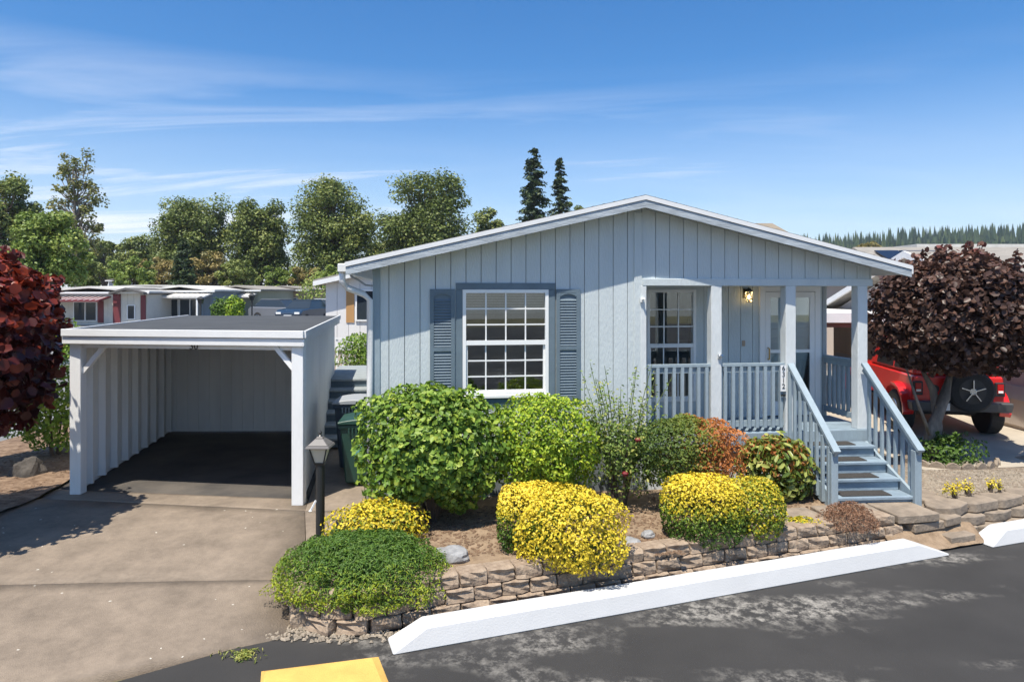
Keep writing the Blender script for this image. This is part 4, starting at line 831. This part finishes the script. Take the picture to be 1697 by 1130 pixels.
# white house behind the side steps
wh = empty('white_house', 'white sided house with tan shutter seen between carport and blue house', 'house', (-6.55, 24, 0), R(2))
plank_wall(wh, 0, 9, 0, .75, 3.1, WHT, .4); box_part('side_wall', WHT, wh, 0, .1, .03, 12, .1, 3.05); box_part('core', WHT, wh, .11, 9, .03, 12, .1, 3.1)
box_part('skirting', mat('skirt_tan', (.5, .42, .36), .8), wh, 0, 9, -.01, .02, -.1, .72); box_part('skirting_trim', FLAG, wh, 0, 9, -.06, -.022, .70, .78)
MB().prism_y([(-.35, 3.02), (4.5, 4.1), (9.3, 3.02), (9.3, 3.2), (4.5, 4.28), (-.35, 3.2)], -.35, 12.3).build('roof', GREYR, wh); MB().prism_y([(-.35, 2.98), (4.5, 4.06), (9.3, 2.98), (9.3, 3.14), (4.5, 4.22), (-.35, 3.14)], -.4, -.352).build('fascia_board', WHITE, wh)
MB().prism_y([(0, 3.1), (9, 3.1), (4.5, 4.1)], -.015, .1).build('gable', WHT, wh)
far_window(wh, 1.05, 1.75, 1.75, 2.85, -.02, 1); box_part('shutter', mat('cedar', (.45, .25, .10), .7), wh, .72, 1.0, -.05, -.022, 1.7, 2.9)
shrub('clipped_hedge', 'clipped green hedge in front of the white house behind the side steps', 'hedge', tuple(PD(605, 20.5)), (.85, .5, .55), .95, 3500, .08, L_GREEN, 3, .1, lambda p, d, r: .2 + .6 * r, 2)
lf = empty('lattice_fence', 'small white lattice fence beside the clipped hedge', 'fence', tuple(PD(572, 22)))
for i in range(6): box_part('lattice_slat', VINYL, lf, -.5 + i * .2, -.44 + i * .2, -.02, .02, 0, 1.3)
for z in (.5, .9, 1.25): box_part('lattice_rail', VINYL, lf, -.55, .6, -.045, -.021, z, z + .05)
def trailer(name, label, x0, x1, y, dep, z1, wm_, rm, windows, awning=None, posts=(), extra=None, gx=None):
    e = empty(name, label, 'house', (x0, y, ROAD_Z)); W_ = x1 - x0; zz = z1 - ROAD_Z
    plank_wall(e, 0, W_, 0, .1, zz, wm_, .4); box_part('core', wm_, e, .0, W_, .025, dep, .05, zz)
    MB().prism_y([(-.3, zz - .02), (W_ / 2, zz + .28), (W_ + .3, zz - .02), (W_ + .3, zz + .1), (W_ / 2, zz + .4), (-.3, zz + .1)], -.35, dep + .3).build('roof', rm, e)
    box_part('fascia_board', WHITE, e, -.3, W_ + .3, -.40, -.352, zz - .06, zz + .05)
    for q in windows: far_window(e, q[0], q[1], q[2], q[3], -.02, q[4])
    if awning:
        a0, a1, az, ad, am = awning; MB().hexa([(a0, -ad, az - .25), (a1, -ad, az - .25), (a1, -.03, az), (a0, -.03, az)], [(a0, -ad, az - .15), (a1, -ad, az - .15), (a1, -.03, az + .08), (a0, -.03, az + .08)]).build('awning', am, e)
        n_ = int((a1 - a0) / .35)
        for i in range(n_): xx = a0 + (a1 - a0) * (i + .5) / n_; MB().bar((xx, -ad, az - .14), (xx, -.04, az + .09), .08, .04).build('awning_rib', METALR, e)
        for p_ in posts: box_part('awning_post', WHITE, e, p_ - .05, p_ + .05, -ad + .05, -ad + .15, 0, az - .2)
    return e
def XD(xp, d): return (xp - 848) / FPX * d
t1 = trailer('mobile_home', 'white mobile home with burgundy trim beyond the side street', XD(60, 42), XD(244, 42), 42, 14, 2.75, CREAM, METALR, [(2.3, 3.75, 1.3, 2.5, 2), (5.6, 6.1, 1.4, 2.3, 1)], (0, 4.6, 2.75, 1.3, BURG), (2.0,))
box_part('shutter', BURG, t1, 3.8, 4.15, -.06, -.022, 1.2, 2.55); box_part('burgundy_column', BURG, t1, 4.75, 5.2, -.08, -.03, .3, 2.95); box_part('burgundy_column', BURG, t1, 6.45, 6.75, -.08, -.03, .3, 2.9)
MB().prism_y([(4.9, 2.95), (5.9, 3.22), (7.0, 2.95), (7.0, 3.07), (5.9, 3.36), (4.9, 3.07)], -.8, 3).build('porch_gable', SHINGLE, t1)
t2 = trailer('mobile_home', 'steel blue mobile home with ribbed white awning beyond the carport roof', XD(247, 45), XD(352, 45), 45, 14, 2.85, BLUEW, METALR, [(.55, 1.95, 1.45, 2.65, 2), (2.0, 3.4, 1.45, 2.65, 2)], (-.1, 4.2, 2.95, 1.4, METALR), (3.75,))
t3 = trailer('mobile_home', 'sage beige mobile home with white awning strip among the far homes', XD(358, 50), XD(428, 50), 50, 14, 2.9, GREENW, GREYR, [], (0, 3.0, 2.95, 1.2, METALR), (1.45,))
for i in range(8): box_part('lap_board', GREENW, t3, 0, 3.0, -.035, -.022, .4 + i * .3, .68 + i * .3)
t4 = trailer('mobile_home', 'tan and grey mobile home behind the parked cars', XD(428, 58), XD(508, 58), 58, 12, 2.95, TANW, GREYR, [(.35, 1.5, 1.4, 2.6, 2), (2.65, 3.3, 1.3, 2.6, 1)], (0, 2.1, 2.8, 1.0, METALR), ())
box_part('grey_wall', LAV, t4, 0, 2.05, -.05, -.022, 1.0, 2.6); t4.children[-1]
trailer('mobile_home', 'long pale-roofed mobile home behind the burgundy-trimmed one', XD(90, 60), XD(400, 60), 60, 10, 3.05, CREAM, METALR, [])
trailer('grey_building', 'small grey flat building among the trees behind the far homes', XD(180, 90), XD(212, 90), 90, 6, 4.3, LAV, GREYR, [])
# neighbour on the right: beige house, carport roof, houses behind
nh = empty('beige_house', 'beige neighbour house with gable roof behind the purple tree', 'house', (10.1, 12.6, 0))
box_part('core', BEIGE, nh, .03, 12, 0, 8.6, 0, 2.3)
y = 0
while y < 8.5: box_part('siding_plank', BEIGE, nh, -.02, .029, y + .006, y + .394, .1, 2.28); y += .4
box_part('skirting_trim', LAV, nh, -.05, -.021, 0, 8.6, .62, .9)
roofp = [(-.4, 2.2), (4.3, 3.62), (9.0, 2.2), (9.0, 2.36), (4.3, 3.78), (-.4, 2.36)]
o = MB().add([(-.35, q[0], q[1]) for q in roofp] + [(12, q[0], q[1]) for q in roofp], [(0, 1, 4, 5), (1, 2, 3, 4), (6, 11, 10, 7), (7, 10, 9, 8), (5, 4, 10, 11), (4, 3, 9, 10), (0, 5, 11, 6), (2, 8, 9, 3), (0, 6, 7, 1), (1, 7, 8, 2)]).build('roof', GREYR, nh)
for q0, q1 in (((-.4, 2.2), (4.3, 3.62)), ((4.3, 3.62), (9.0, 2.2))): MB().hexa([(-.42, q0[0], q0[1]), (-.352, q0[0], q0[1]), (-.352, q1[0], q1[1]), (-.42, q1[0], q1[1])], [(-.42, q0[0], q0[1] + .16), (-.352, q0[0], q0[1] + .16), (-.352, q1[0], q1[1] + .16), (-.42, q1[0], q1[1] + .16)]).build('fascia_board', WHITE, nh)
MB().add([(-.01, 0, 2.25), (-.01, 8.6, 2.25), (-.01, 4.3, 3.6)], [(0, 2, 1)]).build('gable', LAV, nh)
box_part('window', VINYL, nh, -.06, -.012, 5.2, 6.0, 2.35, 2.75)
nc = empty('neighbour_carport', 'white flat carport roof over the front of the red car', 'carport', (5.9, 16.0, 0))
box_part('roof', METALR, nc, 0, 4.1, 0, 6, 2.18, 2.26); box_part('fascia_board', WHITE, nc, -.03, 4.1, -.05, -.002, 2.05, 2.27); box_part('beam', mat('brown_beam', (.2, .13, .1), .7), nc, 0, 4.1, .1, .2, 1.93, 2.08)
for x_ in (.05, 3.9): box_part('post', WHITE, nc, x_, x_ + .1, .1, .2, 0, 1.93)
MB().bar((.12, .15, 1.55), (.5, .15, 1.93), .07, .07).build('brace', MATS['brown_beam'], nc)
box_part('back_wall', BEIGE, nc, -1.0, 4.1, 5.9, 6.0, 0, 2.15)
def hip(name, label, loc, W_, D_, z0, z1, wm_, rm, inset, rz=0):
    e = empty(name, label, 'house', loc, rz); box_part('wall', wm_, e, .3, W_ - .3, .3, D_ - .3, 0, z0)
    MB().add([(0, 0, z0), (W_, 0, z0), (W_, D_, z0), (0, D_, z0), (inset, D_ / 2, z1), (W_ - inset, D_ / 2, z1)], [(0, 1, 5, 4), (1, 2, 5), (2, 3, 4, 5), (3, 0, 4), (3, 2, 1, 0)]).build('roof', rm, e)
    box_part('fascia_board', WHITE, e, 0, W_, -.05, -.005, z0 - .1, z0 + .08); return e
hip('tan_roof_house', 'house whose tan hip roof peeks above the blue gable', (8.8, 28, 0), 6.0, 9, 3.3, 6.05, BEIGE, TANR, 2.4)
gh = hip('grey_roof_house', 'long grey-shingled house with roof panels behind the beige house', (14.6, 25.5, 0), 22, 9, 3.05, 4.75, LAV, GREYR, .4)
for i in range(3):
    MB().hexa([(.9 + i * 1.05, 1.3, 3.05 + .491 + .06), (1.9 + i * 1.05, 1.3, 3.601), (1.9 + i * 1.05, 3.7, 4.508), (.9 + i * 1.05, 3.7, 4.508)], [(.9 + i * 1.05, 1.3, 3.65), (1.9 + i * 1.05, 1.3, 3.65), (1.9 + i * 1.05, 3.7, 4.56), (.9 + i * 1.05, 3.7, 4.56)]).build('solar_panel', mat('solar', (.012, .014, .022), .2), gh)
fh = empty('flat_roof_house', 'house with long cream flat roof slab at the right behind the grey roof', 'house', (27.5, 45, 0))
box_part('wall', BEIGE, fh, 0, 30, .5, 8, 0, 5.2); box_part('roof', METALR, fh, -.8, 30, 0, 8.5, 5.65, 5.95); box_part('clerestory', TANW, fh, 0, 30, .4, .49, 5.2, 5.65)

# ------------------------------------------------------------------ FAR CARS, LAMPS, SMALL SHRUBS
def far_car(label, loc, rz, paint):
    c = empty('parked_car', label, 'car', loc, rz, 'cars parked by the far homes'); lw = .86
    prof = [(-2.2, .35), (2.2, .35), (2.25, .75), (1.95, .92), (1.0, 1.0), (.35, 1.5), (-1.3, 1.54), (-2.05, 1.05), (-2.25, .9)]
    body = MB().add([(-lw, x, z) for x, z in prof[:5]] + [], []) if False else MB()
    low = [(-2.2, .35), (2.2, .35), (2.25, .75), (1.95, .92), (.95, 1.0), (-2.0, 1.02), (-2.25, .85)]
    n_ = len(low); body.add([(-lw, -x, z) for x, z in low] + [(lw, -x, z) for x, z in low], [tuple(range(n_)), tuple(range(2 * n_ - 1, n_ - 1, -1))] + [(i, i + n_, (i + 1) % n_ + n_, (i + 1) % n_) for i in range(n_)])
    body.build('body', paint, c, .05)
    MB().hexa([(-.8, -.95, 1.0), (.8, -.95, 1.0), (.8, 1.95, 1.0), (-.8, 1.95, 1.0)], [(-.62, -.25, 1.50), (.62, -.25, 1.50), (.62, 1.3, 1.52), (-.62, 1.3, 1.52)]).build('window_glass', PANEG, c, .02)
    MB().box(-.64, .64, -.27, 1.34, 1.495, 1.55).build('roof', paint, c, .02)
    for s in (-1, 1):
        for yy in (-1.4, 1.4): wheel(c, s * .80, yy, .33, .2, CHROME)
        MB().box(s * .6 - .16, s * .6 + .16, -2.27, -2.2, .68, .8).build('headlight', VINYL, c)
    MB().box(-.25, .25, -2.28, -2.24, .5, .62).build('number_plate', VINYL, c); return c
far_car('dark blue parked car facing us with sunlit windscreen', tuple(PD(503, 44, LOT(44))), R(-8), mat('navy_paint', (.02, .04, .07), .25, coat=.5))
far_car('grey parked car side-on behind the dark blue car', tuple(PD(468, 47, LOT(44))), R(70), mat('grey_paint', (.16, .17, .19), .3, coat=.5))
far_car('silver parked car at the edge of the white house', tuple(PD(536, 50, LOT(44))), R(5), mat('silver_paint', (.42, .45, .48), .3, coat=.5))
def small_lamp(label, loc):
    e = empty('street_lamp', label, 'lamp post', loc, 0, 'small black lamp posts by the far homes'); MB().lathe([(.05, 0), (.05, 1.5), (.0, 1.5)], 8).build('post', BLACKM, e); f_ = MB(); frustum(f_, .09, .15, 1.5, 1.8); frustum(f_, .2, .03, 1.801, 1.95); f_.build('lantern', BLACKM, e)
small_lamp('black lamp post in front of the steel blue mobile home', tuple(PD(332, 40, LOT(40)))); small_lamp('black lamp post beside the sage beige mobile home', tuple(PD(417, 44, LOT(44))))
for nm, lab, xp, d, r, zc, m, tf in (('arborvitae', 'yellow-green upright conifer shrub beside the red tree', 113, 30, (.55, .5, 1.0), .75, L_LIME, lambda p, d, r: .7 * r),
    ('maple_shrub', 'low coppery orange spreading maple beyond the carport roof', 219, 33, (1.1, .7, .55), .95, L_ORG, lambda p, d, r: .45 + .5 * r),
    ('round_shrub', 'small dark round shrub before the sage beige home', 367, 42, (.6, .5, .8), .9, L_GREEN, lambda p, d, r: .35 * r), ('round_shrub', 'small lime round shrub before the sage beige home', 386, 42, (.65, .5, .8), .95, L_LIME, lambda p, d, r: .8 * r),
    ('garden_tree', 'lime green bush by the end of the tan mobile home', 524, 52, (1.3, 1.2, 1.7), 1.9, L_TREE2, lambda p, d, r: .2 + .8 * r)):
    shrub(nm, lab, 'shrub', tuple(PD(xp, d, LOT(d))), r, zc, 1500, .16, m, 2.2, .2, tf, 2)

# ------------------------------------------------------------------ BACKGROUND TREES
def bg_tree(name, label, xp, d, wpx, ytop, ybot, m, n=5200, leaf=.42, lobes=38, dens=1.0, trunk_r=.3, narrow=False, seed=0, group='tall trees beyond the far homes'):
    e = empty(name, label, 'tree', tuple(PD(xp, d, ROAD_Z)), 0, group); rs = random.Random(seed + int(xp)); H_ = ZD(ytop, d) - ROAD_Z; zb = max(.5, ZD(ybot, d) - ROAD_Z); rw_ = wpx / 2 * d / FPX * 1.14
    hc = (H_ - zb) / 2; zc = zb + hc; tb = MB(); tb.tube([(0, 0, 0), (rs.uniform(-.2, .2), 0, zb), (rs.uniform(-.4, .4), 0, zc + hc * .6)], [trunk_r, trunk_r * .8, trunk_r * .2], 8)
    n = int(n * 3.8); lobes = int(lobes * 2.3); leaf *= .62; P_, N_, T_ = [], [], []; per = max(20, n // lobes)
    for i in range(lobes):
        while True:
            c = Vector((rs.uniform(-1, 1), rs.uniform(-1, 1), rs.uniform(-1, 1)))
            wz = 1 - .35 * max(0, c.z) - (.25 * max(0, -c.z)) if not narrow else 1 - .55 * max(0, c.z)
            if math.hypot(c.x, c.y) < .85 * wz and abs(c.z) < .93: break
        q = Vector((c.x * rw_, c.y * rw_ * .8, c.z * hc * .94)); lr = min(rw_, hc) * rs.uniform(.16, .34) * (.75 if narrow else 1)
        tb.tube([(0, 0, max(zb * .6, zc + q.z - lr * 2.5)), tuple(q * .6 + Vector((0, 0, zc - lr * .3))), tuple(q + Vector((0, 0, zc)))], [trunk_r * .35, trunk_r * .2, .02], 5)
        dd = sphere_dirs(per); rr = lr * (.45 + .6 * RNG.random((per, 1))); pp = dd * rr * np.array([1, 1, .8]) + np.array(q)
        P_.append(pp); N_.append(dd * .5 + RNG.normal(size=dd.shape) * .4 + np.array([0, 0, .4])); T_.append(RNG.random(per) * .55 + rs.uniform(0, .45))
    P_, N_, T_ = np.vstack(P_) + np.array([0, 0, zc]), np.vstack(N_), np.concatenate(T_)
    tb.build('trunk', GBARK if narrow else BARK, e); leaf_mesh('crown', P_, N_, leaf * (.6 + .8 * RNG.random(len(P_))), m, e, T_, .75)
    return e
def conifer(name, label, xp, d, wpx, ytop, seed=1, n=3600, group='tall trees beyond the far homes', leaf=.55):
    e = empty(name, label, 'tree', tuple(PD(xp, d, ROAD_Z)), 0, group); H_ = ZD(ytop, d) - ROAD_Z; rw_ = wpx / 2 * d / FPX; rs = random.Random(seed)
    MB().tube([(0, 0, 0), (0, 0, H_ * .97)], [H_ * .018, .02], 8).build('trunk', BARK, e); P_, N_, T_ = [], [], []; n = int(n * 2.5); nb_ = 210
    for i in range(nb_):
        t = rs.random() ** .8; z = H_ * (.10 + .9 * t); ln_ = rw_ * 1.25 * (1 - t) ** .7 * rs.uniform(.65, 1.12) + .25; a = rs.uniform(0, 6.28); k = max(6, int(n / nb_ * (.4 + 1.2 * (1 - t))))
        u = RNG.random(k); x = np.cos(a) * ln_ * u; y_ = np.sin(a) * ln_ * u; zz = z - ln_ * .38 * u ** 1.4 + .12 * ln_ * (u > .85); j = RNG.normal(size=(k, 3)) * np.array([.16, .16, .07]) * (ln_ * .9)
        P_.append(np.stack([x, y_, zz], 1) + j * .8); N_.append(RNG.normal(size=(k, 3)) * .5 + np.array([math.cos(a) * .4, math.sin(a) * .4, .9])); T_.append(RNG.random(k) * .8 + .2 * u)
    leaf_mesh('crown', np.vstack(P_), np.vstack(N_), leaf * (.5 + .8 * RNG.random(sum(map(len, P_)))), L_CON, e, np.concatenate(T_), .4); return e
BT = bg_tree
BT('broad_tree', 'dark broad tree at the far left edge above the red tree', 5, 62, 130, 290, 470, L_TREE, 5200, .42, 40)
BT('poplar_tree', 'tall thin sparse poplar at the left with visible trunk', 125, 52, 92, 240, 440, L_POP, 1100, .34, 46, narrow=True, trunk_r=.2)
BT('maple_tree', 'light green maple below the thin poplar', 80, 44, 125, 352, 480, L_TREE2, 5200, .34, 40)
BT('broad_tree', 'dark rounded distant tree right of the poplar', 172, 105, 66, 400, 470, L_TREE, 3000, .6, 26)
BT('broad_tree', 'pale hazy rounded tree left of the tall cottonwoods', 233, 95, 75, 390, 470, L_TREE, 3200, .5, 28)
BT('cottonwood_tree', 'left one of the paired tall cottonwoods above the far homes', 318, 82, 130, 325, 475, L_TREE, 7000, .46, 60)
BT('cottonwood_tree', 'right one of the paired tall cottonwoods above the far homes', 428, 80, 96, 330, 470, L_TREE, 6200, .46, 55)
BT('cottonwood_tree', 'rounded tall cottonwood standing left of the blue eave', 553, 76, 140, 296, 465, L_TREE, 7600, .44, 64)
BT('cottonwood_tree', 'widest dense cottonwood rising behind the left roof slope', 706, 78, 156, 290, 470, L_TREE, 9000, .46, 70)
BT('broad_tree', 'low tree showing above the roof between cottonwood and spruces', 812, 90, 70, 345, 470, L_TREE, 3200, .5, 30)
BT('broad_tree', 'small green treetop right of the spruces above the roof', 950, 88, 50, 330, 470, L_TREE, 2400, .45, 24)
BT('broad_tree', 'dark treetop between the rounded cottonwood and the roof edge', 625, 92, 70, 395, 475, L_TREE, 3000, .5, 28)
conifer('spruce_tree', 'taller of the two dark spruces above the roof', 884, 80, 74, 243, 3); conifer('spruce_tree', 'shorter slim spruce beside the taller one above the roof', 927, 84, 50, 263, 5)
conifer('spruce_tree', 'small dark spruce standing among the far bushes', 304, 66, 40, 398, 8, 2600)
conifer('spruce_tree', 'dark conifer half hidden beside the right cottonwood', 455, 85, 56, 372, 9, 3000)
for i, (xp, d, wpx, yt, m) in enumerate(((215, 66, 70, 425, L_TREE2), (262, 72, 80, 425, L_TREE3), (345, 74, 90, 418, L_TREE3), (395, 70, 70, 430, L_TREE), (470, 74, 80, 440, L_TREE2), (512, 70, 66, 445, L_TREE3), (560, 66, 80, 440, L_TREE2), (615, 70, 80, 430, L_TREE), (150, 70, 60, 430, L_TREE))):
    BT('bushy_tree', ('pale bush left of the small spruce', 'dry olive bush touching the small spruce', 'dry yellowish bush below the paired cottonwoods', 'dark bush below the paired cottonwoods', 'light bush right of the paired cottonwoods', 'dry bush above the parked cars', 'light bush left of the blue eave', 'dark bush behind the white house roof', 'dark bush behind the poplar foot')[i], xp, d, wpx, yt, 490, m, 2200, .38, 22, trunk_r=.12, group='bushes behind the far homes')
# wooded hill on the right horizon
hb = MB(); nx = 60
def hillz(x): return 22 + 14 * max(0, min(1, (x - 120) / 230)) + 4 * noise.noise(Vector((x * .02, 0, 0)))
vs = []
for i in range(nx + 1):
    x = 60 + i * 9; vs += [(x, 380, -1), (x, 430, hillz(x) * .8), (x, 520, hillz(x)), (x, 700, -1)]
hb.add(vs, [(i * 4 + k, i * 4 + 4 + k, i * 4 + 5 + k, i * 4 + 1 + k) for i in range(nx) for k in range(3)])
struct(hb.build('hill', mat('hill_ground', (.04, .06, .025), .95, .3, .05), None, smooth=True))
P_, F_, T_ = [], [], []
for i in range(2600):
    x = random.uniform(62, 590); y = random.uniform(385, 520); zg = (hillz(x) * .8 * (y - 380) / 50) if y < 430 else hillz(x) * (.8 + .2 * (y - 430) / 90); hh = random.uniform(8, 19); rr = hh * random.uniform(.15, .22); o = len(P_)
    for tier in range(4):
        zb = zg + hh * tier * .22; zt_ = zb + hh * .42; r_ = rr * (1 - tier * .22); o = len(P_)
        for k in range(6): a = k * 1.047 + random.random(); P_.append((x + math.cos(a) * r_ * random.uniform(.7, 1.2), y + math.sin(a) * r_ * random.uniform(.7, 1.2), zb + random.uniform(-.4, .4)))
        P_.append((x, y, zt_)); F_ += [(o + k, o + (k + 1) % 6, o + 6) for k in range(6)]; T_ += [random.random()] * 7
me = bpy.data.meshes.new('distant_wood'); me.from_pydata(P_, [], F_); at = me.attributes.new('tint', 'FLOAT', 'POINT'); at.data.foreach_set('value', np.array(T_, np.float32)); me.materials.append(L_CON)
tag(link('distant_wood', me), 'dark conifer forest covering the hill on the right horizon', 'forest', None, 'stuff')
BT('broad_tree', 'olive rounded treetops in front of the wooded hill', 1440, 150, 70, 402, 470, L_TREE3, 2600, .8, 24)

# ------------------------------------------------------------------ HAZE
hz = MB().box(-700, 700, -60, 900, -2.5, 70).build('haze', None); hz['kind'] = 'stuff'; hz['label'] = 'thin summer haze in the air over the whole place'; hz['category'] = 'haze'
hm = bpy.data.materials.new('haze'); hm.use_nodes = True; hn = hm.node_tree.nodes; hn.remove(hn['Principled BSDF'])
hv = hn.new('ShaderNodeVolumePrincipled'); hv.inputs['Color'].default_value = (.80, .88, 1, 1); hv.inputs['Density'].default_value = .00025; hv.inputs['Anisotropy'].default_value = .2
hm.node_tree.links.new(hv.outputs[0], hn['Material Output'].inputs['Volume']); hz.data.materials.append(hm)
